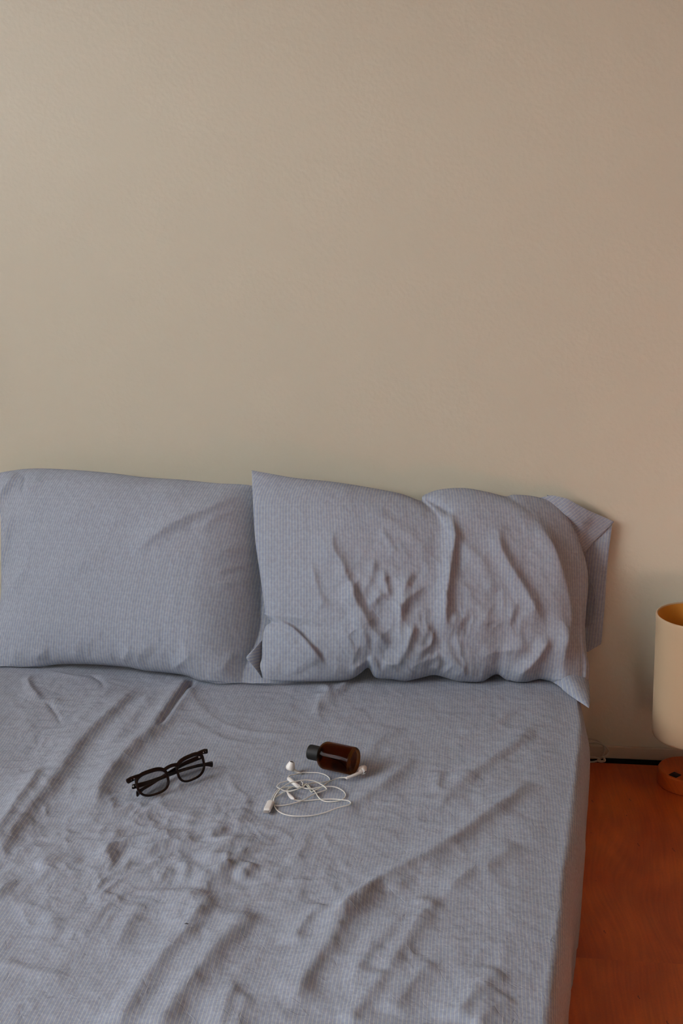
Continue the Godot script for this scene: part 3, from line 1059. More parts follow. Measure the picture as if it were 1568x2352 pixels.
	g = flap([Vector3(-0.44, 0.9, 0.115), Vector3(0.9876, -0.0132, -0.1564), Vector3(0.0424, -0.9369, 0.347)], [0.0365, 0.2876, 0.0365, 0.2908], [0.0232, 0.33, 0.0287, 0.3465, 0.0366, 0.3583], [0.0365, 0.2876, 0.0231, 0.3018, 0.0097, 0.3159, 0.0082, 0.3206, 0.0129, 0.3269, 0.0232, 0.33], [0.0365, 0.2908, 0.0373, 0.3191, 0.035, 0.3387, 0.0366, 0.3583], func(u: float, v: float) -> float: return -0.012 + 0.024 * (1.0 - u * u) * sin(PI * (0.1 + 0.8 * v)), func(a: float, d: float) -> Vector2: return Vector2(d * 0.95 + a * 0.25, a), 24, 24)
	part("corner_tuck", g, M.case_cloth, one)
	# ---- right pillow
	var rp := [Vector3(-0.44, 0.9, 0.115), Vector3(0.9876, -0.0132, -0.1564), Vector3(0.0424, -0.9369, 0.347)]
	other = []
	raised = 0.008
	r = Relief.new(-0.04, -0.06, 0.70, 0.46, 0.002)
	r.gain = 1.08
	r.fold([0.1278, 0.1371, 0.1367, 0.1886, 0.15, 0.2176, 0.1701, 0.2377], 0.0045, 0.014, 0.007, 0.3)
	r.fold([0.1695, 0.0831, 0.1671, 0.1214, 0.1805, 0.1438, 0.1894, 0.1663, 0.2038, 0.1954, 0.226, 0.2267], 0.007, 0.014, 0.008, 0.25)
	r.fold([0.1458, 0.0921, 0.157, 0.1326, 0.1591, 0.155], 0.003, 0.014, 0.008, 0.35)
	r.fold([0.1904, 0.1819, 0.2037, 0.2088, 0.2215, 0.2356, 0.237, 0.2668, 0.2592, 0.2869, 0.2726, 0.298], 0.012, 0.016, 0.011, 0.22)
	r.fold([0.2036, 0.2333, 0.2169, 0.2623, 0.2257, 0.2845, 0.2345, 0.3045, 0.2411, 0.3223], 0.009, 0.018, 0.010, 0.25)
	r.fold([0.2509, 0.1954, 0.2486, 0.2111, 0.2373, 0.2245, 0.2238, 0.2278], 0.006, 0.009, 0.008, 0.3)
	r.fold([0.2556, 0.1596, 0.2622, 0.1932, 0.2698, 0.2156], 0.006, 0.010, 0.007, 0.3)
	r.fold([0.2434, 0.1416, 0.2365, 0.173, 0.2329, 0.1999], 0.004, 0.010, 0.008, 0.3)
	r.fold([0.3097, 0.1619, 0.2959, 0.1955, 0.2889, 0.2224, 0.2864, 0.2558], 0.007, 0.012, 0.009, 0.25)
	r.fold([0.3296, 0.1978, 0.3001, 0.219, 0.291, 0.2358], 0.004, 0.010, 0.008, 0.3)
	r.fold([0.218, 0.0446, 0.2608, 0.0649, 0.2945, 0.0852, 0.3281, 0.1169, 0.3572, 0.1507], 0.004, 0.024, 0.014, 0.3)
	r.fold([0.2471, 0.0853, 0.2717, 0.1146, 0.2805, 0.1439], 0.004, 0.013, 0.008, 0.3)
	r.fold([0.2853, 0.1101, 0.2964, 0.1326, 0.3007, 0.1506], 0.003, 0.012, 0.008, 0.35)
	r.fold([0.0475, 0.2507, 0.0676, 0.2541, 0.0876, 0.263, 0.1054, 0.2775, 0.1231, 0.2975, 0.1409, 0.3197, 0.1497, 0.3373], 0.013, 0.030, 0.0035, 0.25, 0.001)
	r.fold([0.0509, 0.2585, 0.0765, 0.2685, 0.0987, 0.2841, 0.1187, 0.3063], -0.006, 0.008, 0.016, 0.3)
	r.fold([0.2445, 0.3201, 0.2299, 0.3333, 0.2142, 0.3443, 0.2008, 0.3585], 0.009, 0.014, 0.008, 0.25)
	r.fold([0.3177, 0.2604, 0.3063, 0.2826, 0.2971, 0.3114, 0.279, 0.3335], 0.008, 0.012, 0.010, 0.25)
	r.fold([0.3513, 0.2716, 0.3375, 0.3027, 0.3149, 0.3226, 0.2924, 0.3313], 0.005, 0.012, 0.010, 0.3)
	r.fold([0.2947, 0.3313, 0.27, 0.3379, 0.2477, 0.3334], 0.006, 0.009, 0.008, 0.3)
	r.fold([0.3508, 0.3205, 0.326, 0.3315, 0.3012, 0.3469], 0.006, 0.010, 0.008, 0.3)
	r.fold([0.1812, 0.2444, 0.1923, 0.2778, 0.2033, 0.3022, 0.2144, 0.3199], 0.004, 0.016, 0.010, 0.3)
	r.fold([0.0272, 0.1191, 0.0406, 0.1326, 0.054, 0.146], 0.003, 0.010, 0.006, 0.3)
	r.fold([0.3708, 0.0494, 0.3828, 0.0925, 0.379, 0.1313, 0.3736, 0.1645, 0.3661, 0.2113, 0.3629, 0.2525, 0.3653, 0.2826], 0.013, 0.013, 0.009, 0.2, 0.002)
	r.fold([0.3939, 0.1008, 0.3879, 0.1313, 0.3791, 0.17], -0.004, 0.010, 0.010, 0.3)
	r.fold([0.3747, 0.0786, 0.4048, 0.1147, 0.4295, 0.1369, 0.4568, 0.1701], 0.005, 0.016, 0.011, 0.3)
	r.fold([0.4695, 0.0785, 0.4702, 0.1203, 0.4863, 0.1536, 0.5094, 0.1895, 0.5282, 0.2254, 0.5497, 0.264], 0.011, 0.018, 0.011, 0.22)
	r.fold([0.5257, 0.0618, 0.5667, 0.1119, 0.5826, 0.1564, 0.5996, 0.2118, 0.6028, 0.2531, 0.5906, 0.3025, 0.5784, 0.3544], 0.012, 0.024, 0.013, 0.2)
	r.fold([0.5577, 0.2832, 0.5446, 0.3133, 0.5261, 0.3378, 0.4943, 0.3655], 0.011, 0.014, 0.010, 0.22)
	r.fold([0.5267, 0.3078, 0.4656, 0.3144, 0.4213, 0.3251], 0.005, 0.012, 0.008, 0.3)
	r.fold([0.3948, 0.2416, 0.378, 0.2608, 0.364, 0.2771], 0.005, 0.010, 0.008, 0.3)
	r.fold([0.4143, 0.2334, 0.3918, 0.2635, 0.3666, 0.2908], 0.004, 0.010, 0.008, 0.3)
	r.fold([0.495, 0.2143, 0.4875, 0.2473, 0.483, 0.2693], 0.004, 0.012, 0.009, 0.3)
	r.fold([0.4504, 0.2253, 0.4389, 0.2527, 0.422, 0.2773], 0.003, 0.012, 0.009, 0.3)
	r.fold([0.3124, 0.1948, 0.2942, 0.2249, 0.2871, 0.255, 0.2894, 0.3069], 0.006, 0.012, 0.009, 0.25)
	r.fold([0.3146, 0.2524, 0.3033, 0.2878, 0.2975, 0.3205], 0.005, 0.010, 0.009, 0.3)
	r.fold([0.3422, 0.2524, 0.328, 0.2879, 0.3194, 0.326], 0.005, 0.012, 0.009, 0.3)
	r.fold([0.3666, 0.2853, 0.3828, 0.3208, 0.4045, 0.3454, 0.426, 0.363], 0.006, 0.012, 0.009, 0.3)
	r.fold([0.3526, 0.3071, 0.3578, 0.3344, 0.3466, 0.356], 0.006, 0.010, 0.008, 0.3)
	r.fold([0.3307, 0.0243, 0.3473, 0.0383, 0.3694, 0.0522, 0.3776, 0.0675], -0.009, 0.008, 0.006, 0.2)
	r.fold([0.476, 0.0171, 0.5148, 0.0464, 0.5532, 0.0896, 0.5827, 0.1536, 0.601, 0.2118], 0.004, 0.020, 0.010, 0.25)
	r.fold([0.4404, 0.1535, 0.451, 0.1867, 0.4562, 0.2115], 0.003, 0.014, 0.010, 0.35)
	r.fold([0.632, 0.198, 0.6239, 0.2477, 0.6228, 0.2944, 0.6288, 0.3355, 0.6199, 0.4061], 0.004, 0.004, 0.004, 0.2)
	var right_stripes := func(a: float, d: float) -> Vector2:
		return Vector2(a - 6.0 * pow(maxf(0.05 - d, 0.0), 2.0) * smoothstep(0.4, 0.3, a) + 0.02 * smoothstep(0.35, 0.6, a) * (d - 0.2) + 0.05 * maxf(0.0, 0.10 - d) * smoothstep(0.15, 0.0, absf(a - 0.2)), d)
	var two := thing("pillow", "rumpled blue pinstriped pillow at the right, open case end hanging past the mattress", "pillow", Vector3(-0.09, MATTRESS_TOP, 0.15))
	g = pillow_shape(rp, [0.0164, -0.0237, 0.0421, -0.0189, 0.0982, -0.0094, 0.1625, -0.0031, 0.2349, 0.0081, 0.2913, 0.0193, 0.3275, 0.0322, 0.3333, 0.0225, 0.3642, 0.0111, 0.4088, 0.0085, 0.4493, 0.015, 0.4858, 0.0238, 0.5021, 0.0206, 0.5387, 0.0237, 0.5768, 0.0334], [0.0382, 0.356, 0.0666, 0.3616, 0.114, 0.3642, 0.1614, 0.3636, 0.1971, 0.3591, 0.2154, 0.3482, 0.2297, 0.3388, 0.2423, 0.3562, 0.2725, 0.3595, 0.2963, 0.3627, 0.3219, 0.3581, 0.3522, 0.3527, 0.3918, 0.3636, 0.4311, 0.3672, 0.4626, 0.3517, 0.4801, 0.3605, 0.5099, 0.3722, 0.5441, 0.3607, 0.5688, 0.3765, 0.5847, 0.4307, 0.605, 0.4904], [0.0164, -0.0237, 0.0191, 0.0408, 0.0232, 0.105, 0.0322, 0.1689, 0.0411, 0.2324, 0.0403, 0.2411, 0.0522, 0.2545, 0.0419, 0.264, 0.0365, 0.2916, 0.0358, 0.3191, 0.0326, 0.3348, 0.0382, 0.356], [0.5768, 0.0334, 0.6031, 0.0643, 0.6226, 0.1049, 0.6353, 0.1533, 0.6369, 0.1896, 0.6326, 0.2337, 0.6293, 0.2737, 0.6316, 0.3135, 0.6355, 0.3533, 0.6166, 0.4479, 0.605, 0.4904], r, 0.064, 340, 220, right_stripes, func(u: float, v: float) -> float: return (0.75 + 0.25 * smoothstep(0.0, 0.25, u)) * (1.0 - 0.3 * smoothstep(0.8, 1.0, u)), func(a: float) -> float: return 0.55 * smoothstep(0.13, 0.3, a), func(a: float, d: float) -> float: return 0.0008 + 0.0026 * exp(-pow((a - 0.33) / 0.15, 2.0)) * smoothstep(0.08, 0.26, d))
	part("pillowcase", g, M.case_cloth, two)
	var near_wall := [Vector3(0.1, 0.9, 0.016), Vector3(1, 0, 0), Vector3(0, -1, 0)]
	g = flap(near_wall, [0.018, 0.0301, 0.0547, 0.0417, 0.0958, 0.0615, 0.1417, 0.0813], [0.0849, 0.3239, 0.0969, 0.3341, 0.1079, 0.3389, 0.1318, 0.322], [0.018, 0.0301, 0.0601, 0.1691, 0.0849, 0.3239], [0.1417, 0.0813, 0.1372, 0.134, 0.1355, 0.1967, 0.135, 0.2532, 0.1335, 0.2883, 0.1318, 0.322], func(u: float, v: float) -> float: return 0.004 + 0.006 * sin(u * 7.0 + v * 3.0) * sin(PI * v) * (1.0 - u * 0.6) + 0.006 * smoothstep(0.8, 0.95, v) * (1.0 - smoothstep(0.96, 1.0, v)), func(a: float, d: float) -> Vector2: return Vector2(a + d * 0.06, d), 50, 60, false)
	part("case_hem", g, M.case_cloth, two)
	g = flap([Vector3(0.1, 0.9, 0.034), Vector3(1, 0, 0), Vector3(0, -1, 0)], [-0.0061, 0.0349, 0.0283, 0.0265, 0.0543, 0.0316, 0.0971, 0.0556, 0.144, 0.0778], [0.0539, 0.1179, 0.075, 0.136, 0.0915, 0.144], [-0.0061, 0.0349, 0.0194, 0.0679, 0.0539, 0.1179], [0.144, 0.0778, 0.1257, 0.0987, 0.1074, 0.1188, 0.0915, 0.144], func(u: float, v: float) -> float: return 0.012 * sin(PI * clampf(u * 1.3, 0, 1)) * sin(PI * (0.15 + 0.7 * v)) - 0.012 * smoothstep(0.3, 0.5, v) * smoothstep(0.8, 0.5, v) * (1.0 - smoothstep(0.3, 0.9, u)) - 0.010 * smoothstep(0.6, 1.0, u), func(a: float, d: float) -> Vector2: return Vector2(a * 0.62 + d * 0.78, d - a), 50, 40, false)
	part("folded_corner", g, M.case_cloth, two)
	g = flap([Vector3(0.1, 0.9, 0.034), Vector3(1, 0, 0), Vector3(0, -1, 0)], [0.0938, 0.1938, 0.1035, 0.1918, 0.1085, 0.1951], [0.0998, 0.2879, 0.106, 0.2806, 0.114, 0.275], [0.0938, 0.1938, 0.0985, 0.2415, 0.0998, 0.2879], [0.1085, 0.1951, 0.1163, 0.2208, 0.1179, 0.2539, 0.114, 0.275], func(u: float, v: float) -> float: return -0.004 + 0.006 * u - 0.006 * sin(PI * v) * (1.0 - u), func(a: float, d: float) -> Vector2: return Vector2(a + d * 0.06, d), 20, 40)
	part("hem_lip", g, M.case_cloth, two)


# ---------------------------------------------------------------- lamp and cable
func lamp() -> void:
	var c := Vector3(0.399, PLATFORM_TOP, 0.104)
	var o := thing("table_lamp", "unlit table lamp with cream drum shade and round wooden base", "lamp", c)
	var g := Geo.new()
	g.lathe([Vector2(0.0005, 0.030), Vector2(0.054, 0.030), Vector2(0.0562, 0.0292), Vector2(0.0573, 0.0270), Vector2(0.0573, 0.003), Vector2(0.0565, 0.001), Vector2(0.055, 0.0003), Vector2(0.0005, 0.0003)], c, Vector3.UP, 72)
	for k in g.t.size():
		g.t[k] = Vector2(g.v[k].x * 1.6 + g.v[k].y, g.v[k].z * 1.6)
	var b := part("base", g, M.lamp_wood, o)
	g = Geo.new()
	var turn := Basis(Vector3.UP, 0.85)
	g.box(Vector3(-0.0085, 0.0, -0.0085), Vector3(0.0085, 0.0022, 0.0085), 0.0008, turn, c + Vector3(-0.030, 0.0295, 0.030))
	g.box(Vector3(-0.006, 0.002, -0.006), Vector3(0.006, 0.0036, 0.006), 0.0008, turn * Basis(Vector3.RIGHT, 0.12), c + Vector3(-0.030, 0.0295, 0.030))
	part("switch", g, M.black_plastic, b)
	g = Geo.new()
	g.lathe([Vector2(0.0005, 0.128), Vector2(0.0045, 0.128), Vector2(0.005, 0.127), Vector2(0.005, 0.034), Vector2(0.009, 0.0325), Vector2(0.010, 0.030)], c, Vector3.UP, 24)
	part("stem", g, M.steel, o)
	var low := 0.097
	var top := 0.335
	var r0 := 0.0725
	var r1 := 0.0780
	g = Geo.new()
	g.lathe([Vector2(r1 - 0.0030, top - 0.0022), Vector2(r1 - 0.0024, top - 0.0004), Vector2(r1 - 0.0010, top + 0.0002), Vector2(r1 + 0.0004, top - 0.0006), Vector2(r1 + 0.0008, top - 0.003), Vector2(r1 + 0.0006, top - 0.010), Vector2(r1, top - 0.0115), Vector2(lerpf(r0, r1, 0.66), lerpf(low, top, 0.66)), Vector2(lerpf(r0, r1, 0.33), lerpf(low, top, 0.33)), Vector2(r0 + 0.0002, low + 0.012), Vector2(r0 - 0.0004, low + 0.005), Vector2(r0 - 0.0018, low + 0.0015), Vector2(r0 - 0.004, low), Vector2(r0 - 0.006, low + 0.0015)], c, Vector3.UP, 96)
	var s := part("shade", g, M.linen, o)
	g = Geo.new()
	g.lathe([Vector2(r1 - 0.0030, top - 0.0022), Vector2(r1 - 0.0034, top - 0.012), Vector2(r0 - 0.003, low + 0.01), Vector2(r0 - 0.006, low + 0.0015)], c, Vector3.UP, 96, Vector2.ONE, true)
	part("lining", g, M.lining, s)
	g = Geo.new()
	for k in 3:
		var w := TAU * k / 3.0 + 0.4
		var d := Vector3(cos(w), 0, sin(w))
		g.tube([c + Vector3(0, 0.130, 0) + d * 0.010, c + Vector3(0, 0.130, 0) + d * (r0 - 0.002)], [0.0014], [0.0014], 8)
	g.lathe([Vector2(0.012, 0.134), Vector2(0.0135, 0.133), Vector2(0.0135, 0.127), Vector2(0.012, 0.126)], c, Vector3.UP, 24)
	part("shade_carrier", g, M.steel, o)
	g = Geo.new()
	g.lathe([Vector2(0.0005, 0.208), Vector2(0.012, 0.205), Vector2(0.021, 0.195), Vector2(0.024, 0.182), Vector2(0.021, 0.168), Vector2(0.014, 0.155), Vector2(0.0125, 0.134)], c, Vector3.UP, 24)
	part("bulb", g, M.white_plastic, o)


func wall_cable() -> void:
	var o := thing("cable", "loose white cable looped on the platform edge between mattress and wall", "cable", Vector3(0.24, PLATFORM_TOP, 0.035))
	var g := Geo.new()
	var raw := [Vector3(0.1917, 0.367, 0.03), Vector3(0.215, 0.3746, 0.026), Vector3(0.2354, 0.3748, 0.022), Vector3(0.2509, 0.3672, 0.022), Vector3(0.2579, 0.3575, 0.024), Vector3(0.2494, 0.3497, 0.03), Vector3(0.2273, 0.3485, 0.036), Vector3(0.2, 0.3527, 0.04), Vector3(0.1894, 0.3522, 0.05), Vector3(0.2113, 0.3584, 0.055), Vector3(0.2324, 0.3563, 0.052), Vector3(0.2378, 0.3511, 0.05), Vector3(0.2247, 0.3467, 0.05), Vector3(0.1997, 0.3472, 0.05), Vector3(0.1882, 0.3498, 0.045), Vector3(0.2003, 0.3619, 0.03), Vector3(0.2128, 0.3782, 0.02), Vector3(0.2297, 0.3791, 0.018), Vector3(0.2443, 0.3715, 0.018), Vector3(0.2497, 0.3598, 0.02), Vector3(0.2465, 0.3486, 0.026), Vector3(0.2361, 0.3425, 0.034), Vector3(0.217, 0.3425, 0.044), Vector3(0.1997, 0.3463, 0.05)]
	for k in raw.size():
		raw[k].y = maxf(raw[k].y, PLATFORM_TOP + 0.0019)
	g.tube(smooth_path(raw, 8), [0.0016], [0.0016], 10)
	part("cord", g, M.grey_cord, o)
	g = Geo.new()
	var tail := [Vector3(0.2345, 0.35, 0.05), Vector3(0.2412, 0.3485, 0.05), Vector3(0.2478, 0.3507, 0.05), Vector3(0.2458, 0.356, 0.05)]
	for k in tail.size():
		tail[k].y = maxf(tail[k].y, PLATFORM_TOP + 0.0024)
	g.tube(smooth_path(tail, 6), [0.0024], [0.0024], 10)
	part("cord_end", g, M.grey_cord, o)


# ---------------------------------------------------------------- small things on the bed
func sunglasses(sheet: Relief) -> void:
	var left := Vector3(-0.508, 0.583, 0.7024)
	var right := Vector3(-0.4136, 0.583, 0.5868)
	var X := (right - left).normalized()
	var half := (right - left).length() / 2
	var tilt := deg_to_rad(20.0)
	var flat := Vector3(-X.z, 0, X.x) * -1.0        # away from the viewer
	if flat.z > 0:
		flat = -flat
	var Y := (Vector3.UP * cos(tilt) + flat * sin(tilt)).normalized()
	var Z := X.cross(Y)
	var c := (left + right) / 2 - Y * 0.0135 + Vector3(0.004, 0.0050, 0.006)
	var k := half / 99.0                            # metres for each unit of the drawing
	var o := thing("sunglasses", "dark tortoise sunglasses with grey-brown lenses lying folded on the sheet", "sunglasses", Vector3(c.x, MATTRESS_TOP, c.z))
	var on := func(x: float, y: float, z := 0.0) -> Vector3: return c + X * x * k + Y * y * k + Z * (z - 0.0000022 * 0.0) * k
	var g := Geo.new()
	var lens_mid := 47.5
	var rims := []
	for s: float in [-1.0, 1.0]:
		var ring := []
		for a in 56:
			var w := TAU * a / 56
			var cx := signf(cos(w)) * pow(absf(cos(w)), 0.72) * (35.0 + 2.0 * sin(w))
			var cy := signf(sin(w)) * pow(absf(sin(w)), 0.72) * 24.5
			if sin(w) > 0:
				cy *= 0.9
			cy += s * cos(w) * 2.0
			ring.append(Vector2(s * lens_mid + cx, -1.0 + cy))
		rims.append(ring)
		var path := []
		var thick := []
		for q: Vector2 in ring:
			path.append(on.call(q.x, q.y, -absf(q.x) * absf(q.x) * 0.0007))
			thick.append((2.3 + 1.9 * smoothstep(2.0, 20.0, q.y)) * k)
		g.tube(path, thick, [2.6 * k], 12, true, Z, 3.0)
		# end piece
		g.tube([on.call(s * 66.0, 19.8, -3.0), on.call(s * 80.0, 19.5, -4.5), on.call(s * 91.0, 18.6, -6.0), on.call(s * 98.0, 16.8, -9.0)], [3.4 * k, 4.6 * k, 5.4 * k, 5.2 * k], [2.6 * k, 2.6 * k, 2.8 * k, 3.4 * k], 12, false, Z, 3.2)
	# bridge with its keyhole curve
	var arch := []
	for a in 13:
		var u := -1.0 + a / 6.0
		arch.append(on.call(u * 17.0, 13.5 + 3.0 * (1.0 - u * u), 0.4))
	g.tube(arch, [3.7 * k], [2.6 * k], 12, false, Z, 3.0)
	part("frame_front", g, M.acetate, o)
	for s in 2:
		g = Geo.new()
		var p := PackedVector3Array()
		for f: float in [0.0, 0.35, 0.7, 1.0]:
			var m := Vector2(-lens_mid if s == 0 else lens_mid, -1.0)
			for a in 57:
				var q: Vector2 = m + (rims[s][a % 56] - m) * maxf(f, 0.01)
				p.append(on.call(q.x, q.y, -absf(q.x) * absf(q.x) * 0.0007 + 1.2 * (1.0 - f * f)))
		g.grid(p, PackedVector2Array(), 57, 4, true, true)
		part("lens", g, M.lens, o)
	# temples, folded behind the lenses: hinge, arm, ear tip
	var arms := [[Vector3(-0.5028, 0.573, 0.6969), Vector3(-0.4928, 0.571, 0.6846), Vector3(-0.4817, 0.566, 0.6608), Vector3(-0.4592, 0.561, 0.6211), Vector3(-0.4457, 0.559, 0.6017), Vector3(-0.4318, 0.558, 0.5876), Vector3(-0.42, 0.558, 0.5805), Vector3(-0.4123, 0.558, 0.5781), Vector3(-0.4087, 0.558, 0.5784)], [Vector3(-0.4236, 0.575, 0.5889), Vector3(-0.4364, 0.572, 0.598), Vector3(-0.4507, 0.568, 0.6081), Vector3(-0.4766, 0.561, 0.6426), Vector3(-0.4865, 0.559, 0.6595), Vector3(-0.493, 0.559, 0.6732), Vector3(-0.4965, 0.559, 0.6851), Vector3(-0.4982, 0.559, 0.691)]]
	for s in 2:
		var path := smooth_path(arms[s], 4)
		for q in path.size():
			path[q] = Vector3(path[q].x, maxf(path[q].y, sheet_y(sheet, path[q].x, path[q].z) + 0.0068), path[q].z)
		var tall := []
		for q in path.size():
			var f := float(q) / (path.size() - 1)
			tall.append(lerpf(5.2, 3.4, smoothstep(0.0, 0.5, f)) * k + 3.4 * k * smoothstep(0.70, 0.97, f))
		g = Geo.new()
		g.tube(path, [2.3 * k], tall, 12, false, Vector3.UP, 2.8)
		var arm := part("temple", g, M.acetate, o)
		g = Geo.new()
		var e := -1.0 if s == 0 else 1.0
		for q: float in [0.0, 6.0]:
			g.lathe([Vector2(0.0003, 1.2 * k), Vector2(1.4 * k, 0.9 * k), Vector2(1.8 * k, 0.0), Vector2(1.8 * k, -1.5 * k)], (arms[s][0] as Vector3) + X * -e * q * k + Z * 2.6 * k + Vector3.UP * 1.0 * k, Z, 12)
		part("rivet", g, M.steel, arm)
	for e: float in [-1.0, 1.0]:
		g = Geo.new()
		for q: float in [86.0, 91.5]:
			g.lathe([Vector2(0.0003, 1.0 * k), Vector2(1.2 * k, 0.8 * k), Vector2(1.7 * k, 0.0), Vector2(1.7 * k, -1.5 * k)], on.call(e * q, 18.0, -2.9 - (q - 84.0) * 0.2), Z, 12)
		part("rivet", g, M.steel, o)


func bottle() -> void:
	var foot := Vector3(-0.1838, 0.5765, 0.5825)
	var tip := Vector3(-0.2588, 0.5765, 0.5556)
	var axis := (tip - foot).normalized()
	var o := thing("bottle", "small amber glass bottle with black cap lying on its side on the sheet", "bottle", Vector3(-0.22, MATTRESS_TOP, 0.574))
	var R := 0.0217
	var g := Geo.new()
	var outer := [Vector2(0.0098, 0.0640), Vector2(0.0098, 0.0605), Vector2(0.0104, 0.0600)]
	for k in 13:
		var w := PI / 2 * k / 12
		outer.append(Vector2(R - 0.0115 * (1.0 - sin(w)), 0.0485 + 0.0118 * cos(w)))
	outer += [Vector2(R, 0.036), Vector2(R, 0.018), Vector2(R, 0.0045), Vector2(R - 0.0006, 0.0020), Vector2(R - 0.0020, 0.0005), Vector2(R - 0.0036, 0.0), Vector2(R - 0.006, 0.0008), Vector2(R - 0.010, 0.0016), Vector2(0.0003, 0.0020)]
	g.lathe(outer, foot, axis, 64)
	part("glass_body", g, M.amber, o)
	var inner := [Vector2(0.0085, 0.0640), Vector2(0.0085, 0.0600)]
	var r := R - 0.0016
	for k in 11:
		var w := PI / 2 * k / 10
		inner.append(Vector2(r - 0.0110 * (1.0 - sin(w)), 0.0475 + 0.0110 * cos(w)))
	inner += [Vector2(r, 0.030), Vector2(r, 0.012), Vector2(r - 0.001, 0.0085), Vector2(r - 0.004, 0.0068), Vector2(r - 0.010, 0.0072), Vector2(0.0003, 0.0078)]
	g = Geo.new()
	g.lathe(inner, foot, axis, 64, Vector2.ONE, true)
	part("glass_lining", g, M.amber, o)
	g = Geo.new()
	g.lathe([Vector2(0.0003, 0.0800), Vector2(0.0100, 0.0800), Vector2(0.0110, 0.0796), Vector2(0.01165, 0.0786), Vector2(0.0118, 0.0775), Vector2(0.0118, 0.0612), Vector2(0.0114, 0.0605), Vector2(0.0100, 0.0604)], foot, axis, 56)
	part("cap", g, M.black_plastic, o)
	g = Geo.new()
	g.tube([foot + axis * 0.062, foot + axis * 0.03 + Vector3(0, -0.004, 0), foot + axis * 0.010 + Vector3(0, -0.012, 0.002)], [0.0015], [0.0015], 8)
	part("dip_tube", g, M.black_plastic, o)


func bud(sheet: Relief, o: Node3D, back: Vector3, nose: Vector3, stem_top: Vector3, stem_end: Vector3, relief_end: Vector3, slot: Vector3, slot_dir: Vector3) -> void:
	stem_end.y = maxf(stem_end.y, sheet_y(sheet, stem_end.x, stem_end.z) + 0.0032)
	relief_end.y = maxf(relief_end.y, sheet_y(sheet, relief_end.x, relief_end.z) + 0.0024)
	var axis := nose - back
	var l := axis.length()
	var R := 0.0072
	var g := Geo.new()
	g.lathe([Vector2(0.0002, l * 0.985), Vector2(R * 0.40, l * 0.985), Vector2(R * 0.47, l), Vector2(R * 0.54, l * 0.985), Vector2(R * 0.66, l * 0.86), Vector2(R * 0.82, l * 0.66), Vector2(R * 0.96, l * 0.44), Vector2(R, l * 0.28), Vector2(R * 0.95, l * 0.15), Vector2(R * 0.78, l * 0.05), Vector2(R * 0.45, 0.0), Vector2(0.0002, -l * 0.01)], back, axis, 32, Vector2(1.0, 0.95))
	var down := stem_end - stem_top
	var path := [back.lerp(stem_top, 0.35) + axis * 0.2, back.lerp(stem_top, 0.75) + axis * 0.08, stem_top, stem_top + down * 0.5, stem_end]
	g.tube(path, [0.0046, 0.0034, 0.0026, 0.0023, 0.0021], [0.0046, 0.0034, 0.0026, 0.0023, 0.0021], 16)
	var b := part("earbud", g, M.white_plastic, o)
	g = Geo.new()
	g.lathe([Vector2(0.0002, l * 0.992), Vector2(R * 0.40, l * 0.990), Vector2(R * 0.41, l * 0.97)], back, axis, 20)
	g.lathe([Vector2(0.0002, 0.0004), Vector2(0.0007, 0.0003), Vector2(0.0009, -0.0003)], slot, slot_dir, 16, Vector2(1.0, 2.6))
	part("grille", g, M.mesh_grille, b)
	g = Geo.new()
	g.tube([stem_end - down.normalized() * 0.001, stem_end + (relief_end - stem_end) * 0.5, relief_end], [0.0017, 0.0014, 0.0011], [0.0017, 0.0014, 0.0011], 12)
	part("strain_relief", g, M.cord, b)


func settle(sheet: Relief, path: Array, r: float) -> Array:
	for k in path.size():
		var p: Vector3 = path[k]
		path[k] = Vector3(p.x, maxf(p.y, sheet_y(sheet, p.x, p.z) + r + 0.0009), p.z)
	return path


# a cord bridges the small creases under it: heights become the running mean of the running maximum
func bridged(path: Array) -> Array:
	var high := []
	for k in path.size():
		var y := 0.0
		for j in range(maxi(k - 4, 0), mini(k + 5, path.size())):
			y = maxf(y, path[j].y)
		high.append(y)
	for k in path.size():
		var sum := 0.0
		var from := maxi(k - 4, 0)
		var to := mini(k + 5, path.size())
		for j in range(from, to):
			sum += high[j]
		path[k].y = sum / (to - from)
	return path


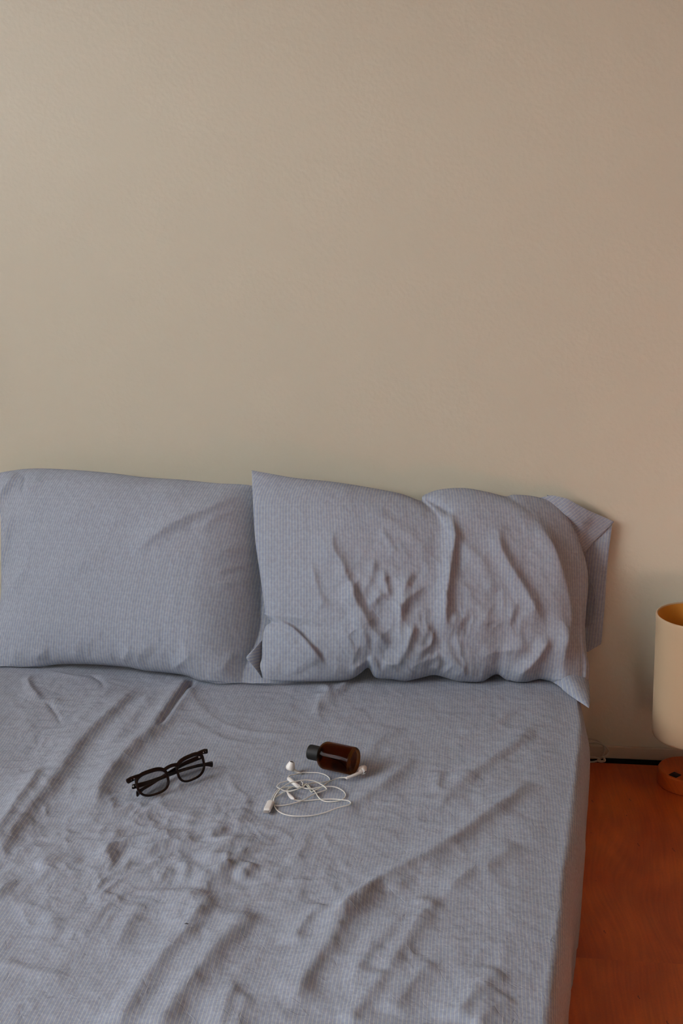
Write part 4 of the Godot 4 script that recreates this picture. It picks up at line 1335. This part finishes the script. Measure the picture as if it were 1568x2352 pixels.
func earphones(sheet: Relief) -> void:
	var o := thing("earphones", "tangled white wired earphones lying on the sheet beside the bottle", "earphones", Vector3(-0.255, MATTRESS_TOP, 0.62))
	# earbuds
	var right := Vector3(0.9938, 0, -0.1109)
	var up := Vector3(-0.0278, 0.9681, -0.2489)
	var near := Vector3(0.1074, 0.2504, 0.9622)
	var c := Vector3(-0.2848, 0.564, 0.5835)
	bud(sheet, o, c - right * 0.0008 - up * 0.0062, c + right * 0.0026 + up * 0.0072 + near * 0.002, c + right * 0.0055 - up * 0.0062 - near * 0.001, c + right * 0.0140 - up * 0.0150 - near * 0.002, c + right * 0.0170 - up * 0.0185 - near * 0.002, c - right * 0.0060 - up * 0.0015 + near * 0.0028, -right * 0.85 + near * 0.5)
	var way := [Vector3(-0.1726, 0.5625, 0.5822), Vector3(-0.1774, 0.5605, 0.5888), Vector3(-0.1947, 0.5585, 0.6037), Vector3(-0.1982, 0.557, 0.5995)]
	c = way[0]
	bud(sheet, o, c - right * 0.0022 - up * 0.0016 + near * 0.0035, c + right * 0.0036 + up * 0.0030 - near * 0.0070, way[1], way[2], way[3], c + right * 0.0042 - up * 0.0018 + near * 0.0052, right * 0.5 + near * 0.8)
	var cr := 0.0009
	var runs := [
		# from the left earbud round to the remote
		[Vector3(-0.2636, 0.556, 0.6157), Vector3(-0.2594, 0.555, 0.6233), Vector3(-0.2597, 0.553, 0.6264), Vector3(-0.2568, 0.552, 0.6195), Vector3(-0.2494, 0.552, 0.6312), Vector3(-0.2421, 0.552, 0.6391), Vector3(-0.2359, 0.552, 0.652), Vector3(-0.2292, 0.552, 0.6646), Vector3(-0.2215, 0.552, 0.6722), Vector3(-0.2123, 0.552, 0.6748), Vector3(-0.2015, 0.552, 0.6719), Vector3(-0.1933, 0.552, 0.6647), Vector3(-0.1912, 0.552, 0.6519), Vector3(-0.1963, 0.552, 0.6377), Vector3(-0.2076, 0.553, 0.6281), Vector3(-0.2212, 0.555, 0.6291), Vector3(-0.2339, 0.556, 0.6363), Vector3(-0.2467, 0.557, 0.643), Vector3(-0.2561, 0.557, 0.6408), Vector3(-0.2637, 0.556, 0.6354)],
		# from the remote's other end over the small loop
		[Vector3(-0.2834, 0.556, 0.6092), Vector3(-0.2843, 0.556, 0.6046), Vector3(-0.2819, 0.555, 0.5976), Vector3(-0.2745, 0.555, 0.5924), Vector3(-0.2642, 0.553, 0.5828), Vector3(-0.2529, 0.553, 0.58), Vector3(-0.2413, 0.552, 0.579), Vector3(-0.2301, 0.552, 0.5843), Vector3(-0.2226, 0.552, 0.5939), Vector3(-0.2214, 0.552, 0.6033), Vector3(-0.228, 0.553, 0.6112), Vector3(-0.2387, 0.554, 0.6169), Vector3(-0.2489, 0.556, 0.6267), Vector3(-0.2563, 0.559, 0.6392), Vector3(-0.2618, 0.559, 0.648), Vector3(-0.2701, 0.557, 0.6536), Vector3(-0.2805, 0.555, 0.6527), Vector3(-0.2909, 0.553, 0.6441), Vector3(-0.2972, 0.553, 0.6348), Vector3(-0.2954, 0.553, 0.6233), Vector3(-0.2882, 0.554, 0.6174), Vector3(-0.2809, 0.553, 0.612), Vector3(-0.2707, 0.552, 0.6185), Vector3(-0.2746, 0.552, 0.6315), Vector3(-0.2787, 0.552, 0.642), Vector3(-0.2791, 0.552, 0.6507)],
		# from the right earbud to the splitter
		[Vector3(-0.1982, 0.556, 0.5973), Vector3(-0.2008, 0.555, 0.5968), Vector3(-0.2089, 0.553, 0.5967), Vector3(-0.2189, 0.554, 0.6096), Vector3(-0.2262, 0.556, 0.6254), Vector3(-0.2325, 0.556, 0.6387), Vector3(-0.2397, 0.553, 0.6446), Vector3(-0.2435, 0.552, 0.646), Vector3(-0.2461, 0.552, 0.6408), Vector3(-0.2454, 0.553, 0.6358), Vector3(-0.2543, 0.554, 0.6207), Vector3(-0.2585, 0.553, 0.6318), Vector3(-0.2689, 0.552, 0.6309), Vector3(-0.2776, 0.552, 0.6344), Vector3(-0.2793, 0.552, 0.6495)],
		# from the splitter through the wide loops to the plug
		[Vector3(-0.266, 0.554, 0.6739), Vector3(-0.2579, 0.553, 0.6758), Vector3(-0.2481, 0.552, 0.6742), Vector3(-0.2364, 0.552, 0.6695), Vector3(-0.2233, 0.553, 0.6667), Vector3(-0.21, 0.553, 0.6657), Vector3(-0.1974, 0.553, 0.6681), Vector3(-0.1868, 0.552, 0.6736), Vector3(-0.1805, 0.552, 0.6824), Vector3(-0.1828, 0.552, 0.6904), Vector3(-0.1993, 0.552, 0.6999), Vector3(-0.2176, 0.552, 0.7122), Vector3(-0.2362, 0.552, 0.7206), Vector3(-0.2555, 0.552, 0.7233), Vector3(-0.2714, 0.552, 0.7193), Vector3(-0.2839, 0.552, 0.7098), Vector3(-0.2912, 0.553, 0.6974), Vector3(-0.2941, 0.555, 0.6838), Vector3(-0.2936, 0.557, 0.6733), Vector3(-0.2895, 0.559, 0.6597), Vector3(-0.2832, 0.562, 0.649), Vector3(-0.2743, 0.564, 0.6403), Vector3(-0.2637, 0.565, 0.6346), Vector3(-0.2532, 0.563, 0.6284), Vector3(-0.2408, 0.56, 0.6269), Vector3(-0.23, 0.558, 0.6312), Vector3(-0.2231, 0.556, 0.6364), Vector3(-0.2222, 0.554, 0.6392), Vector3(-0.2293, 0.554, 0.6459), Vector3(-0.2401, 0.554, 0.6584), Vector3(-0.2512, 0.555, 0.6757), Vector3(-0.2631, 0.554, 0.686), Vector3(-0.2754, 0.553, 0.6933), Vector3(-0.286, 0.553, 0.6961), Vector3(-0.2939, 0.553, 0.6923), Vector3(-0.2964, 0.553, 0.6849), Vector3(-0.2945, 0.553, 0.6715), Vector3(-0.2893, 0.553, 0.6612), Vector3(-0.2829, 0.553, 0.6519), Vector3(-0.2775, 0.553, 0.6426), Vector3(-0.2744, 0.552, 0.6328), Vector3(-0.2803, 0.552, 0.6317), Vector3(-0.2894, 0.552, 0.6394), Vector3(-0.2955, 0.552, 0.6513), Vector3(-0.298, 0.553, 0.6707), Vector3(-0.298, 0.554, 0.6871)]]
	for run: Array in runs:
		var g := Geo.new()
		g.tube(bridged(settle(sheet, smooth_path(run, 7), cr)), [cr], [cr], 10)
		part("cord", g, M.cord, o)
	# remote, splitter, plug
	var ends := settle(sheet, [Vector3(-0.2835, 0.556, 0.6102), Vector3(-0.2806, 0.556, 0.6137), Vector3(-0.2733, 0.556, 0.6244), Vector3(-0.2676, 0.556, 0.6318), Vector3(-0.2638, 0.556, 0.6359)], 0.0028)
	var g := Geo.new()
	g.tube(settle(sheet, smooth_path(ends, 4), 0.0034), [0.0026, 0.0031, 0.0031, 0.0031, 0.0031, 0.0031, 0.0031, 0.0031, 0.0031, 0.0031, 0.0031, 0.0031, 0.0031, 0.0031, 0.0031, 0.0030, 0.0022], [0.0022, 0.0026, 0.0027, 0.0027, 0.0027, 0.0027, 0.0027, 0.0027, 0.0027, 0.0027, 0.0027, 0.0027, 0.0027, 0.0027, 0.0027, 0.0026, 0.0020], 18, false, Vector3.UP, 2.6)
	part("inline_remote", g, M.white_plastic, o)
	ends = settle(sheet, [Vector3(-0.2787, 0.554, 0.6539), Vector3(-0.2759, 0.555, 0.66), Vector3(-0.272, 0.555, 0.6674), Vector3(-0.2683, 0.555, 0.6733), Vector3(-0.2654, 0.555, 0.6761)], 0.003)
	g = Geo.new()
	g.tube(ends, [0.0012, 0.0018, 0.0030, 0.0032, 0.0016], [0.0012, 0.0014, 0.0020, 0.0021, 0.0014], 16, false, Vector3.UP)
	part("splitter", g, M.white_plastic, o)
	ends = settle(sheet, [Vector3(-0.297, 0.556, 0.6926), Vector3(-0.2973, 0.556, 0.6952), Vector3(-0.2981, 0.556, 0.7052), Vector3(-0.2987, 0.556, 0.7146), Vector3(-0.2988, 0.556, 0.7165)], 0.0056)
	g = Geo.new()
	g.tube(ends, [0.0040, 0.0050, 0.0052, 0.0052, 0.0050], [0.0026, 0.0034, 0.0036, 0.0036, 0.0034], 24, false, Vector3.UP, 3.4)
	var plug := part("plug", g, M.white_plastic, o)
	var out: Vector3 = (ends[4] - ends[2]).normalized()
	g = Geo.new()
	g.tube([ends[4], ends[4] + out * 0.0075], [0.0040], [0.0011], 16, false, Vector3.UP, 4.0)
	part("plug_contact", g, M.steel, plug)


func lint(sheet: Relief) -> void:
	var at := Vector3.ZERO
	var p := [Vector3(-0.346, 0.556, 1.028)]
	at = p[0]
	at.y = sheet_y(sheet, at.x, at.z)
	var g := Geo.new()
	g.tube([at + Vector3(-0.0025, 0.0008, 0.0003), at + Vector3(-0.0008, 0.0012, -0.0003), at + Vector3(0.0010, 0.0010, 0.0002), at + Vector3(0.0022, 0.0009, -0.0004)], [0.0003, 0.0006, 0.0006, 0.0003], [0.0003, 0.0005, 0.0005, 0.0003], 8)
	var o := part("lint", g, M.lint, self)
	tag(o, "tiny dark speck of lint on the striped sheet below the sunglasses", "lint")
